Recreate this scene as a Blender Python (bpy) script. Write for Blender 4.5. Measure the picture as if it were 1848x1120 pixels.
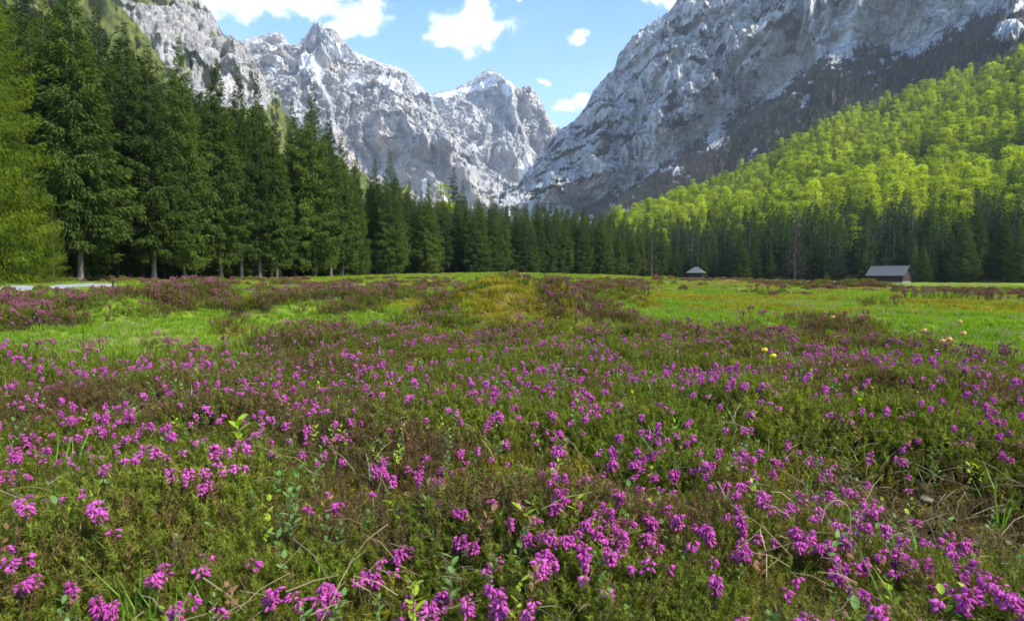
import bpy, math, random
import numpy as np
from mathutils import Vector
R = math.radians
rng = np.random.default_rng(7)
random.seed(7)
for o in list(bpy.data.objects): bpy.data.objects.remove(o)
sc = bpy.context.scene
COL = sc.collection

# ------------------------------------------------------------------ camera, sky, sun, exposure
F_PX, CXP, CYP, HORY = 1232.0, 924.0, 560.0, 500.0
PITCH = math.atan((CYP - HORY) / F_PX)
CAMZ = 0.62
cam = bpy.data.objects.new('camera', bpy.data.cameras.new('camera'))
COL.objects.link(cam); sc.camera = cam
cam.location = (0, 0, CAMZ); cam.rotation_euler = (R(90) - PITCH, 0, 0)
cam.data.sensor_width = 36; cam.data.lens = 24
cam.data.clip_start = 0.02; cam.data.clip_end = 30000
cam.data.dof.use_dof = True; cam.data.dof.focus_distance = 4.5; cam.data.dof.aperture_fstop = 13

SUN_AZ, SUN_EL = 122.0, 44.0      # degrees clockwise from the view direction (+Y), and elevation
SKY_STRENGTH, SUN_STRENGTH = 0.148, 3.2
sc.view_settings.view_transform = 'Standard'; sc.view_settings.look = 'None'
sc.view_settings.gamma = 1; sc.view_settings.use_curve_mapping = False
sc.view_settings.exposure = 1.2
try:
    sc.cycles.max_bounces = 7; sc.cycles.diffuse_bounces = 3; sc.cycles.glossy_bounces = 2
    sc.cycles.transmission_bounces = 4; sc.cycles.volume_bounces = 0; sc.cycles.transparent_max_bounces = 8
    sc.cycles.use_denoising = True; sc.cycles.caustics_reflective = False; sc.cycles.caustics_refractive = False
except Exception: pass

def nd(nt, typ, **kw):
    n = nt.nodes.new(typ)
    for k, v in kw.items():
        if k.startswith('i_'):
            n.inputs[int(k[2:])].default_value = v
        else: setattr(n, k, v)
    return n
def lk(nt, a, b): nt.links.new(a, b)
def math_n(nt, op, a, b=None, c=None, clamp=False):
    n = nt.nodes.new('ShaderNodeMath'); n.operation = op; n.use_clamp = clamp
    for i, v in enumerate((a, b, c)):
        if v is None: continue
        if isinstance(v, (int, float)): n.inputs[i].default_value = v
        else: nt.links.new(v, n.inputs[i])
    return n.outputs[0]
def mixc(nt, f, a, b):
    n = nt.nodes.new('ShaderNodeMix'); n.data_type = 'RGBA'
    for s, v in ((n.inputs[0], f), (n.inputs[6], a), (n.inputs[7], b)):
        if isinstance(v, (int, float)): s.default_value = v
        elif isinstance(v, tuple): s.default_value = (*v, 1) if len(v) == 3 else v
        else: nt.links.new(v, s)
    return n.outputs[2]
def ramp(nt, v, lo, hi, a=0.0, b=1.0, smooth=True):
    n = nt.nodes.new('ShaderNodeMapRange'); n.interpolation_type = 'SMOOTHSTEP' if smooth else 'LINEAR'
    n.inputs[1].default_value = lo; n.inputs[2].default_value = hi
    n.inputs[3].default_value = a; n.inputs[4].default_value = b
    nt.links.new(v, n.inputs[0]); return n.outputs[0]
def noise(nt, vec, scale, detail=5, rough=0.55, dist=0.0):
    n = nt.nodes.new('ShaderNodeTexNoise'); n.inputs['Scale'].default_value = scale
    n.inputs['Detail'].default_value = detail; n.inputs['Roughness'].default_value = rough
    n.inputs['Distortion'].default_value = dist
    if vec is not None: nt.links.new(vec, n.inputs['Vector'])
    return n.outputs['Fac']

world = bpy.data.worlds.new('World'); sc.world = world; world.use_nodes = True
nt = world.node_tree; nt.nodes.clear()
wout = nd(nt, 'ShaderNodeOutputWorld'); bg = nd(nt, 'ShaderNodeBackground')
sky = nd(nt, 'ShaderNodeTexSky', sky_type='NISHITA', sun_disc=False)
sky.sun_elevation = R(SUN_EL); sky.sun_rotation = R(SUN_AZ); sky.altitude = 900; sky.air_density = 1.0; sky.dust_density = 1.2; sky.ozone_density = 1.2
tc = nd(nt, 'ShaderNodeTexCoord')
sep = nd(nt, 'ShaderNodeSeparateXYZ'); lk(nt, tc.outputs['Generated'], sep.inputs[0])
# cloud deck seen as directions: tangent coordinates round the +Y axis for the cumulus in view, drifting noise elsewhere
ysafe = math_n(nt, 'MAXIMUM', sep.outputs[1], 0.15)
gx = math_n(nt, 'DIVIDE', sep.outputs[0], ysafe); gz_ = math_n(nt, 'DIVIDE', sep.outputs[2], ysafe)
comb = nd(nt, 'ShaderNodeCombineXYZ'); lk(nt, gx, comb.inputs[0]); lk(nt, gz_, comb.inputs[1])
wn = nd(nt, 'ShaderNodeTexNoise'); wn.inputs['Scale'].default_value = 9; wn.inputs['Detail'].default_value = 6; wn.inputs['Roughness'].default_value = .6
lk(nt, comb.outputs[0], wn.inputs['Vector'])
warp = nd(nt, 'ShaderNodeVectorMath', operation='MULTIPLY_ADD'); lk(nt, wn.outputs['Color'], warp.inputs[0])
warp.inputs[1].default_value = (.075, .06, 0); 
sub = nd(nt, 'ShaderNodeVectorMath', operation='ADD'); lk(nt, comb.outputs[0], sub.inputs[0]); sub.inputs[1].default_value = (-.0375, -.03, 0)
lk(nt, sub.outputs[0], warp.inputs[2])
ws = nd(nt, 'ShaderNodeSeparateXYZ'); lk(nt, warp.outputs[0], ws.inputs[0])
CLOUDS = [(838, 58, 82, 40), (868, 26, 36, 32), (796, 66, 44, 24), (405, 15, 90, 34), (560, 6, 120, 46), (680, 26, 50, 40), (615, 50, 50, 18), (470, 20, 60, 40), (1040, 74, 22, 15),
          (1190, 8, 42, 20), (985, 150, 15, 9), (1012, 192, 36, 15), (1052, 186, 26, 13), (935, 6, 12, 16), (330, -20, 90, 40), (700, -10, 90, 18),
          (1500, -200, 260, 90), (-500, -150, 300, 120), (2300, -100, 240, 120), (600, -420, 320, 90)]
acc = None
for (px, py, a, b) in CLOUDS:
    u = math_n(nt, 'MULTIPLY', math_n(nt, 'SUBTRACT', ws.outputs[0], (px - CXP) / F_PX), F_PX / a)
    v = math_n(nt, 'MULTIPLY', math_n(nt, 'SUBTRACT', ws.outputs[1], (HORY - py) / F_PX), F_PX / b)
    d = math_n(nt, 'ADD', math_n(nt, 'MULTIPLY', u, u), math_n(nt, 'MULTIPLY', v, v))
    d = math_n(nt, 'SUBTRACT', 1.0, math_n(nt, 'SQRT', d))
    acc = d if acc is None else math_n(nt, 'MAXIMUM', acc, d)
fine = noise(nt, comb.outputs[0], 26, 9, .62, .3)
acc = math_n(nt, 'MAXIMUM', acc, -0.8)
dens = math_n(nt, 'ADD', math_n(nt, 'MULTIPLY', acc, 1.0), math_n(nt, 'MULTIPLY', math_n(nt, 'SUBTRACT', fine, .5), 2.7))
mask = ramp(nt, dens, -0.10, 0.80)
mask = math_n(nt, 'MULTIPLY', mask, ramp(nt, sep.outputs[1], .12, .3))
wisp = noise(nt, comb.outputs[0], 3.2, 8, .62, .6)
wisp = math_n(nt, 'MULTIPLY', ramp(nt, wisp, .5, .8), .35)
mask = math_n(nt, 'MAXIMUM', mask, wisp)
shade = noise(nt, comb.outputs[0], 13, 5, .5)
ccol = mixc(nt, ramp(nt, shade, .35, .62), (4.5, 4.75, 5.1), (6.1, 6.0, 5.9))
haze_low = ramp(nt, sep.outputs[2], 0.0, 0.42, 1.0, 0.0, True)
skyc = nd(nt, 'ShaderNodeHueSaturation'); skyc.inputs['Saturation'].default_value = 1.25; skyc.inputs['Value'].default_value = 1.08
lk(nt, sky.outputs[0], skyc.inputs['Color'])
skm = mixc(nt, math_n(nt, 'MULTIPLY', haze_low, .5), skyc.outputs[0], (3.3, 4.55, 5.5))
final = mixc(nt, mask, skm, ccol)
lk(nt, final, bg.inputs['Color']); bg.inputs['Strength'].default_value = SKY_STRENGTH
lk(nt, bg.outputs[0], wout.inputs[0])

sun = bpy.data.objects.new('sun', bpy.data.lights.new('sun', 'SUN')); COL.objects.link(sun)
sun.data.energy = SUN_STRENGTH; sun.data.angle = R(4); sun.data.color = (1, .95, .86)
sd = Vector((math.sin(R(SUN_AZ)) * math.cos(R(SUN_EL)), math.cos(R(SUN_AZ)) * math.cos(R(SUN_EL)), math.sin(R(SUN_EL))))
sun.rotation_euler = (-sd).to_track_quat('-Z', 'Y').to_euler()

# ------------------------------------------------------------------ helpers
def tag(o, label=None, cat=None, group=None, kind=None):
    for k, v in (('label', label), ('category', cat), ('group', group), ('kind', kind)):
        if v: o[k] = v
    return o
def link(o, parent=None):
    COL.objects.link(o)
    if parent is not None: o.parent = parent
    return o
def empty(name, loc, rz=0, s=1):
    o = bpy.data.objects.new(name, None); o.location = loc; o.rotation_euler = (0, 0, rz); o.scale = (s, s, s)
    o.empty_display_size = .1; return link(o)
def mesh_arr(name, V, faces, mats=(), midx=None, smooth=False, attrs=None):
    """faces: list of int arrays (n,3) or (n,4); midx: list of ints (one a face block) or arrays"""
    me = bpy.data.meshes.new(name); V = np.asarray(V, np.float32)
    me.vertices.add(len(V)); me.vertices.foreach_set('co', V.ravel())
    loops = np.concatenate([f.ravel() for f in faces]).astype(np.int32)
    tot = np.concatenate([np.full(len(f), f.shape[1]) for f in faces]).astype(np.int32)
    st = np.concatenate([[0], np.cumsum(tot)[:-1]]).astype(np.int32)
    me.loops.add(len(loops)); me.loops.foreach_set('vertex_index', loops)
    me.polygons.add(len(tot)); me.polygons.foreach_set('loop_start', st)
    try: me.polygons.foreach_set('loop_total', tot)
    except Exception: pass
    for m in mats: me.materials.append(m)
    if midx is not None:
        mi = np.concatenate([np.broadcast_to(np.asarray(m), (len(f),)) for m, f in zip(midx, faces)]).astype(np.int32)
        me.polygons.foreach_set('material_index', mi)
    me.polygons.foreach_set('use_smooth', np.full(len(tot), smooth))
    for k, a in (attrs or {}).items():
        at = me.attributes.new(k, 'FLOAT', 'POINT'); at.data.foreach_set('value', np.asarray(a, np.float32))
    me.update(calc_edges=True); return me
class MB:
    """collects shapes with a material number each, then makes one mesh"""
    def __init__(s): s.V = []; s.F = []; s.M = []; s.n = 0
    def add(s, V, F, m=0):
        V = np.asarray(V, float).reshape(-1, 3); F = np.asarray(F, int)
        s.V.append(V); s.F.append(F + s.n); s.M.append(m); s.n += len(V); return s
    def box(s, c, size, m=0, rz=0.0):
        c = np.array(c, float); h = np.array(size, float) / 2
        V = np.array([[x, y, z] for x in (-1, 1) for y in (-1, 1) for z in (-1, 1)]) * h
        if rz: cs, sn = math.cos(rz), math.sin(rz); V = V @ np.array([[cs, sn, 0], [-sn, cs, 0], [0, 0, 1]])
        return s.add(V + c, [[0, 1, 3, 2], [4, 6, 7, 5], [0, 4, 5, 1], [2, 3, 7, 6], [0, 2, 6, 4], [1, 5, 7, 3]], m)
    def tube(s, pts, rad, sides=5, m=0, cap=True):
        P = np.asarray(pts, float); n = len(P); rad = np.broadcast_to(np.asarray(rad, float), (n,))
        T = np.gradient(P, axis=0); T /= np.linalg.norm(T, axis=1)[:, None] + 1e-12
        ref = np.array([0, 0, 1.]) if abs(T[:, 2]).mean() < .85 else np.array([1., 0, 0])
        A = np.cross(T, ref); A /= np.linalg.norm(A, axis=1)[:, None] + 1e-12; B = np.cross(T, A)
        a = np.arange(sides) * 2 * np.pi / sides
        V = P[:, None] + rad[:, None, None] * (A[:, None] * np.cos(a)[None, :, None] + B[:, None] * np.sin(a)[None, :, None])
        i = np.arange(n - 1)[:, None] * sides; j = np.arange(sides)[None]; k = (j + 1) % sides
        Fq = np.stack([i + j, i + k, i + k + sides, i + j + sides], -1).reshape(-1, 4)
        s.add(V.reshape(-1, 3), Fq, m)
        if cap:
            c = np.vstack([V[-1], P[-1] + T[-1] * rad[-1] * .5]); s.add(c, [[q, (q + 1) % sides, sides] for q in range(sides)], m)
        return s
    def quads(s, Q, m=0):
        Q = np.asarray(Q, float); n = len(Q); return s.add(Q.reshape(-1, 3), np.arange(n * 4).reshape(n, 4), m)
    def tris(s, Q, m=0):
        Q = np.asarray(Q, float); n = len(Q); return s.add(Q.reshape(-1, 3), np.arange(n * 3).reshape(n, 3), m)
    def mesh(s, name, mats, smooth=False):
        return mesh_arr(name, np.vstack(s.V), s.F, mats, s.M, smooth)
    def build(s, name, mats, parent=None, smooth=False):
        if not isinstance(mats, (list, tuple)): mats = [mats]
        return link(bpy.data.objects.new(name, s.mesh(name, mats, smooth)), parent)

# vectorised gradient noise
_perm = np.random.default_rng(3).permutation(256); _perm = np.concatenate([_perm, _perm])
_g = np.random.default_rng(4).normal(size=(256, 3)); _g /= np.linalg.norm(_g, axis=1)[:, None]
def pn(P):
    P = np.asarray(P, float); I = np.floor(P).astype(int); f = P - I; I &= 255
    u = f * f * f * (f * (f * 6 - 15) + 10); out = 0
    for dx in (0, 1):
        wx = u[..., 0] if dx else 1 - u[..., 0]; a = _perm[(I[..., 0] + dx) & 255]
        for dy in (0, 1):
            wy = u[..., 1] if dy else 1 - u[..., 1]; b = _perm[(a + I[..., 1] + dy) & 255]
            for dz in (0, 1):
                wz = u[..., 2] if dz else 1 - u[..., 2]; h = _perm[(b + I[..., 2] + dz) & 255]; g = _g[h]
                out = out + wx * wy * wz * (g[..., 0] * (f[..., 0] - dx) + g[..., 1] * (f[..., 1] - dy) + g[..., 2] * (f[..., 2] - dz))
    return out * 1.6
def fbm(P, o=5, g=.5, l=2.03):
    s = 0; a = 1; P = np.asarray(P, float)
    for k in range(o): s = s + a * pn(P + 17.3 * k); a *= g; P = P * l
    return s
def ridged(P, o=5, g=.5, l=2.07):
    s = 0; a = 1; P = np.asarray(P, float); w = 1
    for k in range(o):
        n = 1 - np.abs(pn(P + 31.7 * k)); n = n * n * w; w = np.clip(n * 1.6, 0, 1); s = s + a * n; a *= g; P = P * l
    return s
def sstep(a, b, x): t = np.clip((x - a) / (b - a), 0, 1); return t * t * (3 - 2 * t)
def xyz(x, y, z): return np.stack(np.broadcast_arrays(x, y, z), -1)
def pxdir(px, py):
    """direction (dx, 1, dz) of a picture point, scaled to dy = 1"""
    u = (np.asarray(px, float) - CXP) / F_PX; v = (CYP - np.asarray(py, float)) / F_PX
    dy = math.cos(PITCH) + v * math.sin(PITCH); dz = -math.sin(PITCH) + v * math.cos(PITCH)
    return u / dy, dz / dy
def azel(px, py):
    dx, dz = pxdir(px, py); return np.arctan2(dx, 1.0), dz / np.hypot(dx, 1.0)
def az2px(az): return CXP + np.tan(np.clip(az, -1.3, 1.3)) * F_PX
def at(px, r, py=HORY):
    dx, _ = pxdir(px, py); return dx * r, r

# ------------------------------------------------------------------ materials
def newmat(name):
    m = bpy.data.materials.new(name); m.use_nodes = True; t = m.node_tree; t.nodes.clear()
    return m, t, nd(t, 'ShaderNodeOutputMaterial')
def leaf_mat(name, c1, c2, c3=None, trans=.35, wscale=.6, rough=.55, spec=.25, c3lim=(.58, .72), wmin=.35, wmax=.65, ov=0.0):
    """foliage: colour differs from plant to plant, and over the ground through noise"""
    m, t, out = newmat(name)
    oi = nd(t, 'ShaderNodeObjectInfo'); geo = nd(t, 'ShaderNodeNewGeometry')
    n1 = noise(t, geo.outputs['Position'], wscale, 4, .6)
    f = math_n(t, 'ADD', math_n(t, 'MULTIPLY', ramp(t, n1, wmin, wmax), .55), math_n(t, 'MULTIPLY', oi.outputs['Random'], .45))
    c = mixc(t, f, c1, c2)
    if c3:
        n2 = noise(t, geo.outputs['Position'], wscale * .37 + .01, 3, .6)
        f3 = math_n(t, 'MULTIPLY', ramp(t, n2, *c3lim), .85)
        c = mixc(t, f3, c, c3)
    hv = nd(t, 'ShaderNodeHueSaturation'); lk(t, c, hv.inputs['Color'])
    lk(t, math_n(t, 'ADD', math_n(t, 'MULTIPLY', geo.outputs['Random Per Island'], .7), math_n(t, 'ADD', math_n(t, 'MULTIPLY', oi.outputs['Random'], ov), .65 - ov / 2)), hv.inputs['Value'])
    p = nd(t, 'ShaderNodeBsdfPrincipled'); lk(t, hv.outputs[0], p.inputs['Base Color'])
    p.inputs['Roughness'].default_value = rough; p.inputs['Specular IOR Level'].default_value = spec
    tr = nd(t, 'ShaderNodeBsdfTranslucent')
    hb = nd(t, 'ShaderNodeHueSaturation'); lk(t, hv.outputs[0], hb.inputs['Color']); hb.inputs['Saturation'].default_value = 1.15; hb.inputs['Value'].default_value = 1.25
    lk(t, hb.outputs[0], tr.inputs[0])
    mx = nd(t, 'ShaderNodeMixShader'); mx.inputs[0].default_value = trans
    lk(t, p.outputs[0], mx.inputs[1]); lk(t, tr.outputs[0], mx.inputs[2]); lk(t, mx.outputs[0], out.inputs[0])
    return m
def bark_mat(name, c1, c2, scale=6, rough=.9):
    m, t, out = newmat(name); tcn = nd(t, 'ShaderNodeTexCoord'); mp = nd(t, 'ShaderNodeMapping'); mp.inputs['Scale'].default_value = (1, 1, .25)
    lk(t, tcn.outputs['Object'], mp.inputs[0]); n = noise(t, mp.outputs[0], scale, 6, .65)
    c = mixc(t, ramp(t, n, .35, .65), c1, c2); p = nd(t, 'ShaderNodeBsdfPrincipled'); lk(t, c, p.inputs['Base Color']); p.inputs['Roughness'].default_value = rough
    bp = nd(t, 'ShaderNodeBump'); bp.inputs['Strength'].default_value = .6; bp.inputs['Distance'].default_value = .02; lk(t, n, bp.inputs['Height']); lk(t, bp.outputs[0], p.inputs['Normal'])
    lk(t, p.outputs[0], out.inputs[0]); return m
M = {}
M['spruce'] = leaf_mat('spruce_needles', (.040, .070, .018), (.088, .128, .020), (.13, .175, .022), trans=.25, wscale=.10, spec=.06, rough=.8, ov=.35)
M['spruce_bright'] = leaf_mat('bright_spruce_needles', (.045, .078, .011), (.135, .18, .012), trans=.3, wscale=.35, spec=.06, rough=.8)  # brighter, yellower copy of the spruce needles
M['spruce_far'] = leaf_mat('far_spruce_needles', (.022, .042, .015), (.045, .072, .017), (.065, .10, .018), trans=.22, wscale=.03, spec=.06, rough=.8, ov=.4)
M['beech'] = leaf_mat('spring_beech_leaves', (.28, .36, .042), (.46, .51, .070), (.19, .27, .035), trans=.45, wscale=.03, c3lim=(.5, .66), spec=.08, ov=.55)
M['larch'] = leaf_mat('larch_needles', (.085, .15, .026), (.15, .22, .03), trans=.35, wscale=.03, spec=.06)
M['bare'] = leaf_mat('bare_twigs', (.062, .047, .045), (.10, .076, .068), (.05, .058, .036), trans=.1, wscale=.015)
M['bark'] = bark_mat('spruce_bark', (.07, .056, .046), (.16, .14, .12))
M['heather_leaf'] = leaf_mat('heather_needles', (.11, .15, .018), (.21, .235, .028), (.20, .11, .045), trans=.32, wscale=2.2, c3lim=(.52, .66), spec=.08, rough=.75)
M['heather_dark'] = leaf_mat('old_heather_needles', (.17, .085, .045), (.13, .12, .03), trans=.25, wscale=1.2, spec=.08, rough=.75)
M['heather_tip'] = leaf_mat('young_heather_tips', (.18, .24, .03), (.31, .34, .05), (.26, .18, .06), trans=.35, wscale=1.3, spec=.1, rough=.7)
M['wood_stem'] = bark_mat('heather_stem', (.06, .035, .022), (.14, .085, .055), 60)
M['petal'] = leaf_mat('heather_petals', (.50, .062, .36), (.68, .17, .54), (.46, .07, .24), trans=.38, wscale=1.5, rough=.6, spec=.1)
M['petal_old'] = leaf_mat('faded_heather_petals', (.28, .095, .12), (.40, .14, .22), (.22, .12, .07), trans=.3, wscale=.8, spec=.08, c3lim=(.45, .6))
M['anther'] = leaf_mat('heather_calyx', (.30, .09, .04), (.42, .16, .07), trans=.2)
M['grass'] = leaf_mat('meadow_grass', (.14, .24, .018), (.25, .37, .03), (.30, .30, .06), trans=.42, wscale=.5, c3lim=(.52, .66), spec=.12)
M['blade'] = leaf_mat('fresh_grass_blades', (.12, .25, .03), (.19, .36, .035), trans=.4, wscale=3)
M['dry'] = leaf_mat('dry_grass', (.26, .20, .10), (.36, .30, .17), (.18, .12, .06), trans=.3, wscale=4)
M['moss'] = leaf_mat('moss', (.22, .23, .018), (.42, .34, .022), (.28, .15, .025), trans=.28, wscale=1.4, c3lim=(.5, .66), spec=.08)
M['moss_brown'] = leaf_mat('brown_moss', (.10, .066, .018), (.17, .125, .03), (.08, .045, .018), trans=.2, wscale=6)
M['shrub_leaf'] = leaf_mat('lingonberry_leaves', (.10, .19, .05), (.19, .31, .08), trans=.3, wscale=8, rough=.5, spec=.2)
M['lime_leaf'] = leaf_mat('lime_leaves', (.30, .46, .03), (.42, .55, .04), trans=.45, wscale=8, rough=.4)
M['globe'] = leaf_mat('globeflower_petals', (.62, .42, .16), (.66, .40, .26), (.66, .56, .10), trans=.3, wscale=30)
M['globe_yellow'] = leaf_mat('yellow_globeflower_petals', (.62, .50, .04), (.75, .62, .06), trans=.3, wscale=30)
M['white_petal'] = leaf_mat('white_petals', (.75, .75, .68), (.85, .85, .8), trans=.3)
M['dead_leaf'] = leaf_mat('dead_leaf', (.22, .10, .04), (.34, .19, .09), trans=.3, wscale=20)
M['pale_leaf'] = leaf_mat('pale_dead_leaf', (.22, .16, .10), (.32, .25, .17), trans=.3, wscale=20)

# ------------------------------------------------------------------ meadow relief
def flev(px):
    return np.interp(px, [-600, 0, 140, 600, 900, 1100, 1250, 1600, 1900, 2600], [1.0, .85, .85, .95, 1.7, 1.1, .1, -.85, -.85, -.5])
# hummocks: picture x, distance, half width (px), half depth (m), height, heather (0..1), moss (0..1)
HUM = [(225, 10.0, 100, 1.4, .32, 1.0, 0), (-40, 9.6, 75, 1.3, .16, 1.0, 0), (350, 14.5, 62, 1.7, .36, 1.0, 0), (600, 11.0, 95, 1.7, .33, 1.0, 0), (480, 9.6, 62, 1.0, .20, 1.0, 0), (60, 8.0, 70, .8, .12, 1., 0), (440, 12.5, 60, 1.2, .12, .9, 0),
       (930, 8.6, 145, 1.1, .49, .5, .7), (830, 8.0, 130, 1.2, .20, .8, .1), (1070, 8.4, 100, 1.0, .16, 1.0, 0), (1085, 13.2, 75, 1.5, .34, .9, .15), (1155, 12.6, 40, 1.0, .20, .2, 1.),
       (700, 17.5, 60, 1.3, .18, .8, .1), (1460, 7.4, 150, .8, .13, 1.0, 0), (385, 40, 52, 4, .22, 1.0, 0), (520, 42, 55, 3.5, .22, 1, 0), (600, 38, 60, 3, .20, 1, 0),
       (480, 26, 60, 2.5, .22, .9, .1), (760, 30, 50, 3, .25, .7, .4), (925, 55, 34, 3, .7, .8, .2), (1000, 42, 50, 3, .35, .6, .3), (1060, 32, 50, 2, .28, 1, 0), (860, 34, 50, 3, .3, .6, .3),
       (1480, 50, 100, 8, .42, 1, 0), (1340, 62, 90, 9, .25, 1, 0), (1700, 46, 150, 9, .10, 1, 0), (1600, 75, 200, 8, .1, .9, .2), (1500, 33, 60, 3, .15, .9, .1), (1560, 44, 60, 3, .42, .2, 1), (1310, 36, 110, 4, .30, .1, .7), (1230, 48, 60, 3, .3, .4, .5), (1870, 40, 80, 4, .06, 1, 0),
       (60, 15.5, 90, 1.4, .03, .7, 0), (1180, 27, 55, 3, .22, .3, .6), (1600, 24, 180, 3, .08, 0, .35), (1420, 20, 150, 2.5, .12, 0, .35), (1750, 15, 160, 2, .08, 0, .35), (420, 7.2, 35, .5, .05, .2, .7), (250, 44, 34, 2.5, .2, .2, .8), (120, 62, 90, 3, .1, .1, .6)]
HXY = np.array([(at(h[0], h[1])[0], h[1], h[2] / F_PX * h[1], h[3], h[4], h[5], h[6]) for h in HUM])
HOLLOW = (1.20, 1.72, .50, .62)
def gz(x, y):
    x = np.asarray(x, float); y = np.asarray(y, float); r = np.hypot(x, y); px = CXP + x / np.maximum(y, .05 + .3 * r) * F_PX
    z = flev(px) * np.where(px > 1180, sstep(8, 95, r), sstep(24, 165, r))
    z = z + .045 * fbm(xyz(x * .8, y * .8, 0), 3) * sstep(.4, 3, r) * (1 - sstep(150, 400, r)) + .20 * fbm(xyz(x * .30, y * .34, 5.), 4) * sstep(13, 34, r) * (1 - sstep(200, 400, r))
    z = z + .015 * fbm(xyz(x * 3, y * 3, 2.), 2) * (1 - sstep(30, 80, r))
    z = z + .05 * fbm(xyz(x * 1.9, y * 1.9, 22.), 2) * sstep(.8, 1.6, r) * (1 - sstep(9, 14, r))
    for hx, hy, hw, hd, hh, _, _ in HXY:
        d = ((x - hx) / hw) ** 2 + ((y - hy) / hd) ** 2
        z = z + hh * np.exp(-d ** 1.35 * 1.7)
    d = ((x - HOLLOW[0]) / HOLLOW[2]) ** 2 + ((y - HOLLOW[1]) / HOLLOW[3]) ** 2
    return z - .11 * np.exp(-d * d)
def cover(x, y):
    """(heather, moss) share of the ground cover at a point; what is left is short grass"""
    x = np.asarray(x, float); y = np.asarray(y, float); r = np.hypot(x, y); px = CXP + x / np.maximum(y, .05 + .3 * r) * F_PX
    n = fbm(xyz(x * .9, y * .9, 9.), 4)
    edge = np.interp(px, [-800, 0, 120, 200, 430, 560, 1150, 1300, 1650, 1848, 2400], [5.6, 5.6, 5.2, 5.0, 5.0, 7.5, 7.5, 7.5, 6.2, 5.4, 5.4])
    fore = 1 - sstep(-.25, .25, (r - edge) / edge + n * .22)
    he = fore * 1.0; mo = np.clip(.25 * fore + .5 * sstep(.1, .6, fbm(xyz(x * 1.1, y * 1.1, 40.), 3)) * fore, 0, 1)
    for hx, hy, hw, hd, hh, h, m in HXY:
        d = np.sqrt(((x - hx) / hw) ** 2 + ((y - hy) / hd) ** 2) + n * .22
        k = 1 - sstep(.75, 1.1, d); he = np.maximum(he, k * h); mo = np.maximum(mo, k * m)
    # mossy crown of the big middle hummock
    d = np.sqrt(((x - at(895, 7.9)[0]) / .62) ** 2 + ((y - 7.9) / .75) ** 2) + n * .25; k = 1 - sstep(.7, 1.05, d); he = he * (1 - .9 * k); mo = np.maximum(mo, k)
    d = np.sqrt(((x - HOLLOW[0]) / HOLLOW[2]) ** 2 + ((y - HOLLOW[1]) / HOLLOW[3]) ** 2) + n * .2; k = 1 - sstep(.75, 1.15, d); he = he * (1 - k); mo = np.maximum(mo, k)
    he = he * (1 - .85 * sstep(-.05, .35, fbm(xyz(x * .8, y * .45, 51.), 3)) * sstep(4.2, 5.5, r) * sstep(16, 11, r))
    far = sstep(10, 18, r) * sstep(.02, .32, fbm(xyz(x * .28, y * .22, 77.), 4)) * .9; he = np.maximum(he, sstep(14, 24, r) * (1 - sstep(80, 130, r)) * sstep(.22, .34, fbm(xyz(x * .2, y * .13, 88.), 4)) * .9); mo = np.maximum(mo, far)
    path = path_d(x, y); he = he * sstep(2.0, 2.6, path); mo = mo * sstep(1.8, 2.3, path)
    return np.clip(he, 0, 1), np.clip(mo, 0, 1)
PATH = np.array([(-46., 17.), (-30, 24.5), (-25.5, 30.), (-24.5, 34.5), (-27.5, 43.5), (-40, 52), (-70, 60)])
PATH = np.array([at(-900, 17), at(-420, 20), at(-150, 23.5), at(0, 28), at(90, 33), at(150, 38), at(185, 45)])
def path_d(x, y):
    best = np.full(np.shape(x), 1e9)
    for (ax, ay), (bx, by) in zip(PATH[:-1], PATH[1:]):
        t = np.clip(((x - ax) * (bx - ax) + (y - ay) * (by - ay)) / ((bx - ax) ** 2 + (by - ay) ** 2), 0, 1)
        best = np.minimum(best, np.hypot(x - ax - t * (bx - ax), y - ay - t * (by - ay)))
    return best
def grid_faces(nu, nv):
    i = np.arange(nu - 1)[:, None] * nv + np.arange(nv - 1)[None]; return np.stack([i, i + nv, i + nv + 1, i + 1], -1).reshape(-1, 4)

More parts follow.
